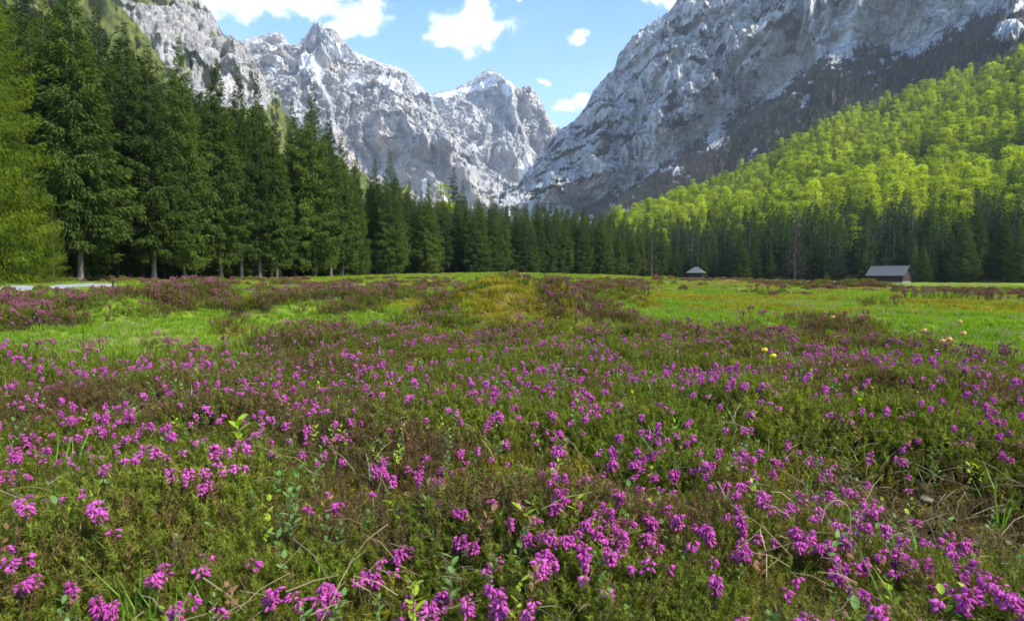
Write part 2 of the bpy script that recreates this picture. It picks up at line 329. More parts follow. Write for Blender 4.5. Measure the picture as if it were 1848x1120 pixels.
def ground_mat():
    m, t, out = newmat('meadow_ground'); geo = nd(t, 'ShaderNodeNewGeometry'); P = geo.outputs['Position']
    ah = nd(t, 'ShaderNodeAttribute', attribute_name='heath').outputs['Fac']; am = nd(t, 'ShaderNodeAttribute', attribute_name='moss').outputs['Fac']
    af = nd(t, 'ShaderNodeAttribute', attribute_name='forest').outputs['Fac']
    n1 = noise(t, P, .35, 6, .65); n2 = noise(t, P, 7, 6, .7); n3 = noise(t, P, 60, 4, .7)
    g = mixc(t, ramp(t, n1, .35, .65), (.12, .20, .016), (.22, .31, .026)); g = mixc(t, math_n(t, 'MULTIPLY', ramp(t, n2, .5, .7), .6), g, (.20, .18, .045))
    mo = mixc(t, ramp(t, n2, .35, .65), (.20, .17, .022), (.12, .085, .022)); he = mixc(t, ramp(t, n2, .4, .62), (.028, .026, .012), (.06, .052, .018))
    far_he = mixc(t, ramp(t, n2, .4, .65), (.13, .065, .07), (.09, .075, .03))
    sp = nd(t, 'ShaderNodeVectorMath', operation='LENGTH'); lk(t, P, sp.inputs[0]); fr = ramp(t, sp.outputs['Value'], 14, 32)
    he = mixc(t, fr, he, far_he)
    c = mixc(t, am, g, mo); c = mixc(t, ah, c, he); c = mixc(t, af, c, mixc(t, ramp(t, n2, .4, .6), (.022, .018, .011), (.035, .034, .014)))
    c = mixc(t, math_n(t, 'MULTIPLY', ramp(t, n3, .45, .65), .35), c, (.03, .028, .012))
    p = nd(t, 'ShaderNodeBsdfPrincipled'); lk(t, c, p.inputs['Base Color']); p.inputs['Roughness'].default_value = .95; p.inputs['Specular IOR Level'].default_value = .1
    bp = nd(t, 'ShaderNodeBump'); bp.inputs['Distance'].default_value = .03; bp.inputs['Strength'].default_value = .8; lk(t, math_n(t, 'ADD', n2, math_n(t, 'MULTIPLY', n3, .5)), bp.inputs['Height']); lk(t, bp.outputs[0], p.inputs['Normal'])
    lk(t, p.outputs[0], out.inputs[0]); return m
def forest_edge(px):
    return np.interp(px, [-800, -100, 0, 140, 400, 560, 700, 885, 1100, 1200, 1435, 1600, 1848, 2600], [45, 46, 50, 58, 76, 97, 132, 176, 212, 262, 214, 198, 172, 150])
az_in = np.linspace(-R(46), R(46), 360); az_out = np.concatenate([np.linspace(-R(180), -R(47), 36), az_in, np.linspace(R(47), R(180), 36)])
rr = np.concatenate([[0.02, .15], np.geomspace(.4, 260, 470), np.geomspace(280, 5200, 24)])
AZ, RR = np.meshgrid(az_out, rr, indexing='ij'); GX = np.sin(AZ) * RR; GY = np.cos(AZ) * RR
GZ = gz(GX, GY); he, mo = cover(GX, GY)
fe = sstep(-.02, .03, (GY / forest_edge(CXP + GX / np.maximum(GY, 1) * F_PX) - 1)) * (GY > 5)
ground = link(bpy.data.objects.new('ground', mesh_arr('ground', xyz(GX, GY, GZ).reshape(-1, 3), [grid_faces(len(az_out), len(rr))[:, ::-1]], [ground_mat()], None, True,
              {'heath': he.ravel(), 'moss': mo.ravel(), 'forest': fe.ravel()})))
tag(ground, 'hummocky alpine meadow floor of short grass, moss and heather peat', None, None, 'structure')
def gravel_mat():
    m, t, out = newmat('gravel'); geo = nd(t, 'ShaderNodeNewGeometry'); n = noise(t, geo.outputs['Position'], 14, 7, .75); n2 = noise(t, geo.outputs['Position'], .8, 4)
    c = mixc(t, ramp(t, n, .35, .65), (.22, .215, .205), (.36, .35, .335)); c = mixc(t, math_n(t, 'MULTIPLY', ramp(t, n2, .5, .7), .4), c, (.26, .24, .19))
    p = nd(t, 'ShaderNodeBsdfPrincipled'); lk(t, c, p.inputs['Base Color']); p.inputs['Roughness'].default_value = .9
    bp = nd(t, 'ShaderNodeBump'); bp.inputs['Distance'].default_value = .02; lk(t, n, bp.inputs['Height']); lk(t, bp.outputs[0], p.inputs['Normal']); lk(t, p.outputs[0], out.inputs[0]); return m
def build_path():
    seg = []
    for k in range(len(PATH) - 1):
        for t in np.linspace(0, 1, 12, endpoint=k == len(PATH) - 2): seg.append(PATH[k] * (1 - t) + PATH[k + 1] * t)
    P = np.array(seg)
    for _ in range(14): P[1:-1] = (P[:-2] + P[1:-1] * 2 + P[2:]) / 4
    T = np.gradient(P, axis=0); T /= np.linalg.norm(T, axis=1)[:, None]; N = np.stack([T[:, 1], -T[:, 0]], -1); n = len(P)
    w = np.linspace(-1, 1, 9); X = P[:, None] + N[:, None] * (w[None, :, None] * (1.15 + .12 * np.sin(np.arange(n) * .9))[:, None, None])
    Z = gz(X[..., 0], X[..., 1]) + .06 - .07 * np.abs(w)[None] ** 4
    return link(bpy.data.objects.new('path', mesh_arr('path', np.dstack([X, Z]).reshape(-1, 3), [grid_faces(n, 9)], [gravel_mat()], None, True)))
tag(build_path(), 'pale gravel path curving in from the left edge of the meadow', None, None, 'structure')

# ------------------------------------------------------------------ mountains and hillside
def rock_mat(name, c1, c2, c3, strata=.004, tilt=(.1, 0), warmth=.3):
    m, t, out = newmat(name); geo = nd(t, 'ShaderNodeNewGeometry'); P = geo.outputs['Position']
    sep = nd(t, 'ShaderNodeSeparateXYZ'); lk(t, P, sep.inputs[0])
    mp = nd(t, 'ShaderNodeMapping'); mp.inputs['Scale'].default_value = (1, .6, .42); lk(t, P, mp.inputs[0])
    n1 = noise(t, mp.outputs[0], .012, 8, .68); n2 = noise(t, mp.outputs[0], .055, 7, .72); n3 = noise(t, P, .0022, 4, .55)
    c = mixc(t, ramp(t, n1, .34, .66), c1, c2); c = mixc(t, math_n(t, 'MULTIPLY', ramp(t, n3, .5, .66), warmth), c, c3)
    zz = math_n(t, 'ADD', sep.outputs[2], math_n(t, 'MULTIPLY', sep.outputs[0], tilt[0])); zz = math_n(t, 'ADD', zz, math_n(t, 'MULTIPLY', n1, 70)); 
    cb = nd(t, 'ShaderNodeCombineXYZ'); lk(t, math_n(t, 'MULTIPLY', zz, strata * 10), cb.inputs[2]); lk(t, math_n(t, 'MULTIPLY', sep.outputs[0], .0015), cb.inputs[0])
    st = noise(t, cb.outputs[0], 1.0, 5, .75)
    def crack(sc3, scale, lo, hi, rot=(0, 0, 0)):
        mq = nd(t, 'ShaderNodeMapping'); mq.inputs['Scale'].default_value = sc3; mq.inputs['Rotation'].default_value = rot; lk(t, P, mq.inputs[0]); q = noise(t, mq.outputs[0], scale, 6, .68, .4)
        return ramp(t, math_n(t, 'ABSOLUTE', math_n(t, 'SUBTRACT', q, .5)), lo, hi, 1, 0)
    c = mixc(t, math_n(t, 'MULTIPLY', ramp(t, st, .54, .62), .38), c, (.10, .105, .11)); c = mixc(t, math_n(t, 'MULTIPLY', ramp(t, n2, .56, .66), .35), c, (.18, .18, .185))
    c = mixc(t, math_n(t, 'MULTIPLY', crack((1, .6, .35), .016, 0, .022, (0, .35, 0)), .5), c, (.10, .10, .105)); c = mixc(t, math_n(t, 'MULTIPLY', crack((1, .6, .5), .035, 0, .022, (0, -.6, 0)), .4), c, (.09, .09, .095))
    c = mixc(t, math_n(t, 'MULTIPLY', crack((.3, .3, 1.8), .018, 0, .028, (0, tilt[0] * 1.5, 0)), .55), c, (.08, .08, .085))
    a = {k: nd(t, 'ShaderNodeAttribute', attribute_name=k).outputs['Fac'] for k in ('snow', 'veg_dark', 'grassy', 'scree', 'brown')}
    nn = noise(t, P, .05, 6, .7)
    def msk(x, lo=.45, hi=.55): return ramp(t, math_n(t, 'ADD', x, math_n(t, 'MULTIPLY', math_n(t, 'SUBTRACT', nn, .5), .7)), lo, hi)
    c = mixc(t, msk(a['scree']), c, mixc(t, n2, (.50, .47, .42), (.38, .35, .31)))
    c = mixc(t, msk(a['grassy']), c, mixc(t, ramp(t, n2, .4, .6), (.10, .13, .025), (.20, .22, .05)))
    c = mixc(t, msk(a['brown']), c, mixc(t, ramp(t, n2, .4, .6), (.065, .055, .045), (.10, .08, .07)))
    c = mixc(t, msk(a['veg_dark']), c, mixc(t, ramp(t, n2, .4, .6), (.022, .034, .02), (.05, .058, .03)))
    c = mixc(t, msk(a['snow']), c, (.86, .88, .92))
    p = nd(t, 'ShaderNodeBsdfPrincipled'); lk(t, c, p.inputs['Base Color']); p.inputs['Roughness'].default_value = .92; p.inputs['Specular IOR Level'].default_value = .1
    h = math_n(t, 'ADD', math_n(t, 'MULTIPLY', n1, 1.0), math_n(t, 'ADD', math_n(t, 'MULTIPLY', n2, .5), math_n(t, 'MULTIPLY', st, .45)))
    bp = nd(t, 'ShaderNodeBump'); bp.inputs['Distance'].default_value = 15; bp.inputs['Strength'].default_value = 1.0; lk(t, h, bp.inputs['Height']); lk(t, bp.outputs[0], p.inputs['Normal'])
    lk(t, p.outputs[0], out.inputs[0]); return m
def curtain(sil, mid, base, n_az, n_v, pxr, jag, back=500, vm=.45):
    """terrain through three lines given as (picture x, picture y, distance): crest, break of slope, foot; falls away behind the crest"""
    def line(L, azs):
        L = np.array(L, float); a, e = azel(L[:, 0], L[:, 1]); o = np.argsort(a)
        return np.interp(azs, a[o], L[o, 2]), np.interp(azs, a[o], (e * L[:, 2])[o]) + CAMZ
    a0, a1 = azel(pxr[0], 500)[0], azel(pxr[1], 500)[0]; azs = np.linspace(a0, a1, n_az)
    rt, zt = line(sil, azs); rm, zm = line(mid, azs); rb, zb = line(base, azs)
    v = np.linspace(0, 1, n_v)[None]; s = azs[:, None] * 2000
    j = fbm(np.stack([azs * 2000 / jag[0], azs * 0, azs * 0 + 3], -1), 6, .6) * jag[1]; zt = zt + j
    def L3(b, m_, t_):
        return np.where(v < vm, b[:, None] + (m_ - b)[:, None] * (v / vm), m_[:, None] + (t_ - m_)[:, None] * ((v - vm) / (1 - vm)))
    r, z = L3(rb, rm, rt), L3(zb, zm, zt)
    # soften the break of slope
    return azs, v, r, z
def finish(name, azs, r, z, mats, attrs, back=500):
    nb = 10; t = np.linspace(0, 1, nb + 1)[1:][None]
    r2 = np.hstack([r, r[:, -1:] + back * t]); z2 = np.hstack([z, z[:, -1:] * (1 - t ** 1.3) - 5 * t])
    A = azs[:, None]; V = xyz(np.sin(A) * r2, np.cos(A) * r2, z2)
    attrs = {k: np.broadcast_to(a, r.shape) for k, a in attrs.items()}
    at2 = {k: np.hstack([a, np.repeat(a[:, -1:], nb, 1)]).ravel() for k, a in attrs.items()}
    me = mesh_arr(name, V.reshape(-1, 3), [grid_faces(*r2.shape)[:, ::-1]], mats, None, True, at2)
    o = link(bpy.data.objects.new(name, me)); return o, V[:, :r.shape[1]]
def pix(azs, r, z):
    """picture x, y of points on a curtain"""
    A = azs[:, None]; X = np.sin(A) * r; Y = np.cos(A) * r; Z = z - CAMZ
    f = Y * math.cos(PITCH) - Z * math.sin(PITCH); u = Y * math.sin(PITCH) + Z * math.cos(PITCH)
    return CXP + X / f * F_PX, CYP - u / f * F_PX
def inside_line(px, py, L):
    """positive below a line of picture points"""
    L = np.array(L, float); return py - np.interp(px, L[:, 0], L[:, 1])
def blob(px, py, x, y, a, b, ang=0):
    c, s = math.cos(R(ang)), math.sin(R(ang)); u = (px - x) * c + (py - y) * s; v = -(px - x) * s + (py - y) * c
    return np.clip(1.25 - np.sqrt((u / a) ** 2 + (v / b) ** 2), 0, 1)

# --- far massif, left of the gap
def build_massif(name, sil, mid, base, pxr, n_az, n_v, seed, label, snowfn, amp=1.0, back=600):
    azs, v, r, z = curtain(sil, mid, base, n_az, n_v, pxr, (45, 8), vm=.3)
    S = azs[:, None] * 3600 + 0 * v; Z = z
    env = sstep(0, .1, v) * (1 - .82 * sstep(.86, 1, v))
    w = fbm(xyz(S / 500, Z / 500, seed), 4) * 1.2
    big = ridged(xyz(S / 420 + w * .5 + Z / 1700, Z / 1500, seed + .5), 3, .5)
    med = ridged(xyz(S / 150 + w - Z / 300, Z / 260 + S / 500, seed + 4.), 6, .6)
    fine = ridged(xyz(S / 40 + w * 2 + Z / 80, Z / 44 + S / 120, seed + 8.), 5, .65)
    zz = (Z + S * .22 + w * 70) / 70.; strat = (1 - zz % 1) * sstep(-.1, .2, pn(xyz(np.floor(zz) * .7, S / 220, seed)))
    d = (big * 210 + med * 70 + fine * 14 + strat * 26) * amp * env
    r2 = r - d * (.25 + .75 * sstep(.15, .4, v)); z2 = z + (fine * 10 - 6) * env * amp
    px, py = pix(azs, r2, z2)
    conc = sstep(1.0, .55, med) * .5 + sstep(.9, .5, big) * .25
    gx_ = np.gradient(r2, axis=1) / (np.gradient(z2, axis=1) + 1e-3)    # run over rise: ledges large
    flat = sstep(.9, 2.6, gx_)
    global strat_g; strat_g = strat
    attrs = snowfn(px, py, v, conc, flat, fbm(xyz(S / 90, Z / 50 + S / 140, seed + 20.), 5, .6), w)
    for k in ('snow', 'veg_dark', 'grassy', 'scree', 'brown'): attrs.setdefault(k, np.zeros_like(r2))
    return finish(name, azs, r2, z2, [MASSIF], attrs, back)[0]
MASSIF = rock_mat('limestone_massif', (.42, .41, .39), (.62, .61, .585), (.62, .50, .38), .0035, (.22, 0), .4)
def snow_a(px, py, v, conc, flat, n, w):
    s = .34 * sstep(.30, .1, 1 - strat_g) + .14 * conc + n * .44 - .10 + .22 * sstep(260, 90, py)
    for b in ((563, 125, 40, 60, -20), (610, 90, 60, 22, 25), (640, 150, 30, 40, 20), (700, 150, 40, 25, 20), (465, 75, 22, 10, -10), (500, 120, 20, 40, 10), (735, 330, 24, 16, 30), (690, 315, 20, 12, 30), (720, 160, 26, 14, 30)): s = np.maximum(s, blob(px, py, *b) * .62 + n * .25)
    sc_ = sstep(.33, .2, v) * 1.0 - .05
    return {'snow': s * sstep(.16, .3, v) * .95 + .62 * sstep(.3, .2, v) * sstep(.1, .5, fbm(xyz(px / 30, px * 0, 2.), 3)), 'scree': sc_, 'veg_dark': np.zeros_like(px)}
build_massif('mountain', [(180, 60, 3900), (380, 95, 3800), (428, 90, 3800), (442, 78, 3800), (470, 68, 3800), (507, 65, 3780), (520, 84, 3780), (535, 88, 3780), (545, 74, 3780), (567, 54, 3780), (582, 66, 3770), (598, 72, 3770), (628, 94, 3770), (655, 103, 3760),
              (690, 117, 3760), (735, 131, 3750), (750, 148, 3750), (768, 166, 3740), (790, 208, 3700), (830, 262, 3600), (880, 312, 3500), (930, 345, 3400), (1000, 370, 3300)],
             [(180, 300, 3300), (640, 300, 3300), (745, 300, 3300), (830, 298, 3250), (900, 335, 3250), (930, 352, 3250), (1000, 376, 3200)],
             [(180, 512, 2700), (640, 512, 2700), (1000, 512, 2700)], (180, 960), 620, 330, 11.,
             '', snow_a)
bpy.data.objects['mountain']['label'] = 'long grey limestone massif with snow gullies rising behind the spruces'; bpy.data.objects['mountain']['kind'] = 'structure'
def snow_b(px, py, v, conc, flat, n, w):
    s = .3 * sstep(.30, .1, 1 - strat_g) + .12 * conc + n * .40 - .11
    for b in ((880, 150, 50, 13, -28), (835, 165, 60, 10, -14), (915, 160, 18, 22, 30), (945, 305, 15, 42, 20), (938, 335, 20, 16, 0), (800, 172, 30, 6, 0)): s = np.maximum(s, blob(px, py, *b) * .8 + n * .15)
    return {'snow': s * sstep(.1, .2, v), 'scree': sstep(.3, .15, v)}
o = build_massif('mountain', [(700, 150, 4700), (760, 180, 4700), (776, 173, 4700), (815, 165, 4680), (845, 150, 4680), (862, 138, 4680), (884, 127, 4680), (905, 142, 4660), (918, 150, 4660), (932, 163, 4650), (956, 164, 4650), (968, 172, 4640), (975, 187, 4640),
              (990, 216, 4600), (1004, 236, 4600), (1080, 300, 4600), (1150, 330, 4600)],
             [(700, 330, 4000), (830, 320, 4000), (920, 330, 4000), (1150, 345, 4000)], [(700, 510, 3600), (1150, 510, 3600)], (700, 1120), 420, 260, 51., '', snow_b)
tag(o, 'separate pyramid peak with a snowy shoulder right of the massif', None, None, 'structure')

# --- right rock mountain with its forested apron
ROCK_R = rock_mat('grey_layered_limestone', (.52, .52, .52), (.76, .755, .74), (.56, .53, .48), .0075, (.06, 0), .25)
SILR = [(880, 372, 2650), (935, 347, 2650), (950, 322, 2640), (968, 296, 2630), (985, 263, 2620), (1005, 243, 2600), (1040, 222, 2580), (1055, 200, 2560), (1070, 170, 2540), (1092, 143, 2520), (1108, 130, 2500), (1116, 108, 2490), (1128, 92, 2480), (1143, 78, 2470),
        (1185, 55, 2440), (1205, 40, 2430), (1238, 0, 2400), (1290, -60, 2380), (1400, -150, 2350), (1600, -240, 2300), (1800, -260, 2250), (2100, -330, 2200), (2500, -300, 2200)]
MIDR = [(880, 392, 2100), (950, 385, 2100), (1060, 372, 2050), (1110, 352, 1980), (1180, 312, 1900), (1250, 268, 1850), (1340, 208, 1800), (1400, 172, 1760), (1470, 122, 1720), (1530, 92, 1700), (1590, 98, 1700), (1650, 108, 1680), (1700, 80, 1620), (1760, 34, 1560), (1800, 20, 1500), (1900, -30, 1450), (2500, -120, 1400)]
azs, v, r, z = curtain(SILR, MIDR, [(880, 512, 1400), (1060, 512, 1200), (1200, 470, 1080), (1400, 400, 1000), (1848, 260, 960), (2500, 160, 960)], 900, 400, (890, 2350), (60, 9), vm=.42)
S = azs[:, None] * 2300 + 0 * v; px0, py0 = pix(azs, r, z)
env = sstep(0, .1, v) * (1 - .8 * sstep(.88, 1, v)); rk = sstep(.38, .5, v) + .0
wr = fbm(xyz(S / 400, z / 400, 70.), 4)
big = ridged(xyz(S / 300 + wr * .7 - z / 900, z / 1500, 71.), 3); med = ridged(xyz(S / 95 + wr - z / 220, z / 170, 72.), 6, .6)
fine = ridged(xyz(S / 30 + wr * 2, z / 26, 73.), 5, .65)
zw = z + wr * 60 + S * .06 + 12 * fbm(xyz(S / 70, z / 70, 75.), 3)
lay = zw / 62.; strat = lay % 1; lid = np.floor(lay); ledge = pn(xyz(lid * .71, S / 130, 5.)) + .35 * pn(xyz(lid * 1.3, S / 45, 9.))
lay2 = zw / 21.; st2 = lay2 % 1; led2 = pn(xyz(np.floor(lay2) * .63, S / 60, 15.))
gully = ridged(xyz((S + z * .55) / 120 + wr * .6, z / 900, 78.), 4, .6)
d = (big * 110 + med * 34 + fine * 10 + (1 - strat) * 34 * sstep(-.2, .3, ledge) + (1 - st2) * 9 * sstep(-.2, .2, led2) + gully * 40) * env * (.12 + .88 * rk) + (big * 30 + med * 16) * (1 - rk) * env
r2 = r - d; z2 = z + (fine * 5 - 3) * env
px, py = pix(azs, r2, z2)
nv_ = fbm(xyz(S / 150 + 3, z / 110, 80.), 5, .6); nf = fbm(xyz(S / 40, z / 14, 81.), 4, .6)
veg_dark = .50 * sstep(.30, .12, strat) * sstep(-.10, .15, ledge + .4 * nf) + .36 * sstep(.45, .2, st2) * sstep(-.0, .2, led2 + .3 * nf) + .30 * nv_ + .22 * nf + .30 * sstep(.75, .45, gully) - .08 + .20 * sstep(60, 260, py) * sstep(1180, 960, px) + .05 * sstep(100, 200, py)  # ledge plants; dark ledge and gully lines also paint in missing relief shading
for b in ((1100, 235, 16, 22, 0), (1145, 182, 18, 10, 0), (1210, 180, 26, 40, 20), (1260, 110, 40, 12, 20), (1225, 215, 24, 34, 20), (1090, 270, 34, 20, -30), (1370, 90, 40, 14, -50), (1430, 60, 18, 30, 40), (1200, 60, 12, 34, 20), (1250, 255, 44, 24, -30), (1590, 40, 26, 20, 0), (1620, 70, 34, 20, 0)): veg_dark = np.maximum(veg_dark, blob(px, py, *b) * .60 + nf * .22 + nv_ * .1)
veg_dark = veg_dark * sstep(.40, .46, v)
snow = -.16 + .30 * nf + .55 * sstep(.22, .05, strat) * sstep(.1, .4, ledge) * sstep(210, 20, py) + 0 * v
for b in ((1208, 52, 14, 5, 10), (1204, 72, 12, 4, 10), (1280, 52, 26, 5, 8), (1282, 62, 22, 3, 8), (1275, 72, 20, 3, 8), (1286, 85, 10, 3, -30), (1345, 112, 14, 5, -40), (1330, 128, 12, 4, -60), (1314, 170, 4, 16, 12), (1356, 5, 20, 8, -20), (1195, 105, 8, 4, 0), (1140, 100, 6, 5, 0), (1236, 160, 8, 3, 20), (1700, 20, 16, 5, 5), (1662, 92, 5, 9, 0), (1750, 5, 18, 6, 0)): snow = np.maximum(snow, blob(px, py, *b) * .85 + nf * .16)
brown = sstep(-14, 14, inside_line(px, py, [(m_[0], m_[1]) for m_ in MIDR]) + nv_ * 34 + nf * 16) * sstep(990, 1090, px + nv_ * 50) * 1.0
brown = brown * (1 - np.clip(blob(px, py, 1450, 190, 12, 44, 18) * 1.3 - .6 + 1.6 * nf + 1.2 * nv_, 0, 1) * sstep(0, .1, blob(px, py, 1450, 190, 16, 60, 18)))
brown = brown * (1 - .9 * sstep(.55, .75, nf * .7 + nv_ * .9))
# bare cliff above the green slope at the right edge
cl = sstep(.5, .9, blob(px, py, 1822, 62, 52, 34, -15) + nf * .15) ; brown = brown * (1 - cl)
r2 = r2 - cl * (25 + strat * 14)
px, py = pix(azs, r2, z2)
o, VR = finish('mountain', azs, r2, z2, [ROCK_R], {'snow': snow, 'veg_dark': veg_dark, 'grassy': veg_dark * 0 - .2, 'scree': veg_dark * 0 - .2, 'brown': brown}, 700)
tag(o, 'steep layered grey rock mountain with dwarf pine ledges on the right', None, None, 'structure')
PXR, PYR, BRR, VEG_DARK_R = px, py, brown, veg_dark

# --- left crag
CRAG = rock_mat('mossy_crag_rock', (.42, .41, .39), (.60, .59, .56), (.54, .50, .42), .006, (.3, 0), .3)
azs, v, r, z = curtain([(-700, -700, 1000), (-100, -420, 1150), (100, -230, 1250), (230, -110, 1320), (300, -50, 1350), (350, -8, 1380), (366, 18, 1390), (385, 46, 1400), (404, 70, 1400), (425, 86, 1400), (445, 112, 1390), (470, 150, 1370), (500, 196, 1340), (530, 238, 1300), (580, 290, 1250), (650, 335, 1200), (760, 372, 1150)],
                       [(-700, 100, 650), (0, 170, 800), (300, 230, 900), (500, 320, 950), (760, 400, 950)], [(-700, 512, 260), (0, 512, 320), (760, 512, 600)], 380, 280, (-500, 740), (40, 8), vm=.35)
S = azs[:, None] * 1300 + 0 * v; wr = fbm(xyz(S / 250, z / 250, 90.), 4); env = sstep(0, .1, v) * (1 - .75 * sstep(.88, 1, v))
big = ridged(xyz(S / 190 + wr, z / 600, 91.), 3); med = ridged(xyz(S / 55 + wr - z / 200, z / 160, 92.), 5, .55); fine = ridged(xyz(S / 18, z / 26, 93.), 4, .6)
d = (big * 70 + med * 34 + fine * 9) * env; r2 = r - d; px, py = pix(azs, r2, z + fine * 3 * env); nf = fbm(xyz(S / 30, z / 20, 95.), 4, .6); nv_ = fbm(xyz(S / 90, z / 90, 96.), 4, .6)
line = inside_line(px, py, [(-900, -500), (160, -60), (210, 0), (250, 45), (300, 118), (340, 180), (800, 500)])
gr = np.maximum(sstep(-14, 14, line) * .75 + .2 * nv_ + .1 * nf, .36 + .42 * nv_ + .3 * nf + .25 * sstep(1.0, .5, med) - .16)
gr = np.maximum(gr, sstep(130, 230, py + 30 * nv_) * .8)
vg = .28 + .5 * fbm(xyz(S / 60, z / 60, 97.), 4, .6) + .3 * sstep(1, .5, med) - .12
o, VL = finish('mountain', azs, r2, z + fine * 3 * env, [CRAG], {'snow': vg * 0 - .3, 'veg_dark': vg, 'grassy': gr, 'scree': vg * 0 - .2, 'brown': vg * 0 - .2}, 500)
tag(o, 'craggy rock spur with grassy ledges above the left forest', None, None, 'structure')

# --- beech hillside on the right
SILH = np.array([(1090, 404, 620), (1150, 384, 720), (1200, 360, 760), (1250, 340, 780), (1300, 322, 800), (1400, 268, 820), (1450, 240, 830), (1500, 208, 835), (1600, 178, 850), (1700, 144, 850), (1848, 82, 850), (2100, -10, 850), (2600, -60, 800)], float)
def hill(az, v):
    px = az2px(az); a, e = azel(SILH[:, 0], SILH[:, 1])
    rt = np.interp(az, a, SILH[:, 2]); zt = np.interp(az, a, e * SILH[:, 2]) - 15
    rb = (forest_edge(px) + 6) / np.cos(az); rb = np.where(px < 1200, rb + (1200 - px) * .3, rb); zb = flev(px) - .3
    r = rb + (rt - rb) * v; z = zb + (zt - zb) * (.12 * v + .88 * v ** 1.22)
    r_, x, y = r, np.sin(az) * r, np.cos(az) * r
    z = z + (11 * fbm(xyz(x / 95, y / 95, 3.), 4) + 5 * ridged(xyz(x / 140, y / 140, 7.), 2) - 4) * sstep(.03, .25, v) * (1 - .5 * sstep(.8, 1, v))
    return x, y, z
a_h = np.linspace(azel(1095, 500)[0], azel(2550, 500)[0], 220)[:, None]; v_h = np.linspace(0, 1, 160)[None]
hx, hy, hz = hill(a_h, v_h); tb = np.linspace(0, 1, 9)[1:][None]
def hill_mat():
    m, t, out = newmat('forest_floor_slope'); geo = nd(t, 'ShaderNodeNewGeometry'); n = noise(t, geo.outputs['Position'], .08, 6, .65)
    c = mixc(t, ramp(t, n, .4, .6), (.035, .04, .015), (.075, .085, .02)); sp = nd(t, 'ShaderNodeSeparateXYZ'); lk(t, geo.outputs['Position'], sp.inputs[0])
    c = mixc(t, ramp(t, sp.outputs[2], 1.0, 4.0, 1, 0), c, mixc(t, ramp(t, n, .4, .6), (.05, .08, .016), (.08, .10, .02)))
    p = nd(t, 'ShaderNodeBsdfPrincipled'); lk(t, c, p.inputs['Base Color']); p.inputs['Roughness'].default_value = .95; lk(t, p.outputs[0], out.inputs[0]); return m
rh = np.hypot(hx, hy); rh2 = np.hstack([rh, rh[:, -1:] + 160 * tb]); zh2 = np.hstack([hz, hz[:, -1:] * (1 - .75 * tb)])
hs = link(bpy.data.objects.new('hillside', mesh_arr('hillside', xyz(np.sin(a_h) * rh2, np.cos(a_h) * rh2, zh2).reshape(-1, 3), [grid_faces(*rh2.shape)[:, ::-1]], [hill_mat()], None, True)))
tag(hs, 'forested slope climbing to the right behind the barn', None, None, 'structure')

# ------------------------------------------------------------------ haze
def haze():
    m, t, out = newmat('haze_air'); vp = nd(t, 'ShaderNodeVolumePrincipled'); vp.inputs['Color'].default_value = (.80, .88, 1, 1); vp.inputs['Density'].default_value = HAZE_D; vp.inputs['Anisotropy'].default_value = .25
    lk(t, vp.outputs[0], out.inputs['Volume'])
    b = MB().box((0, 0, 795), (12400, 12400, 1610)); o = b.build('haze', m); tag(o, 'thin blue mountain air over the valley', None, None, 'stuff')
HAZE_D = 8.5e-5
haze()

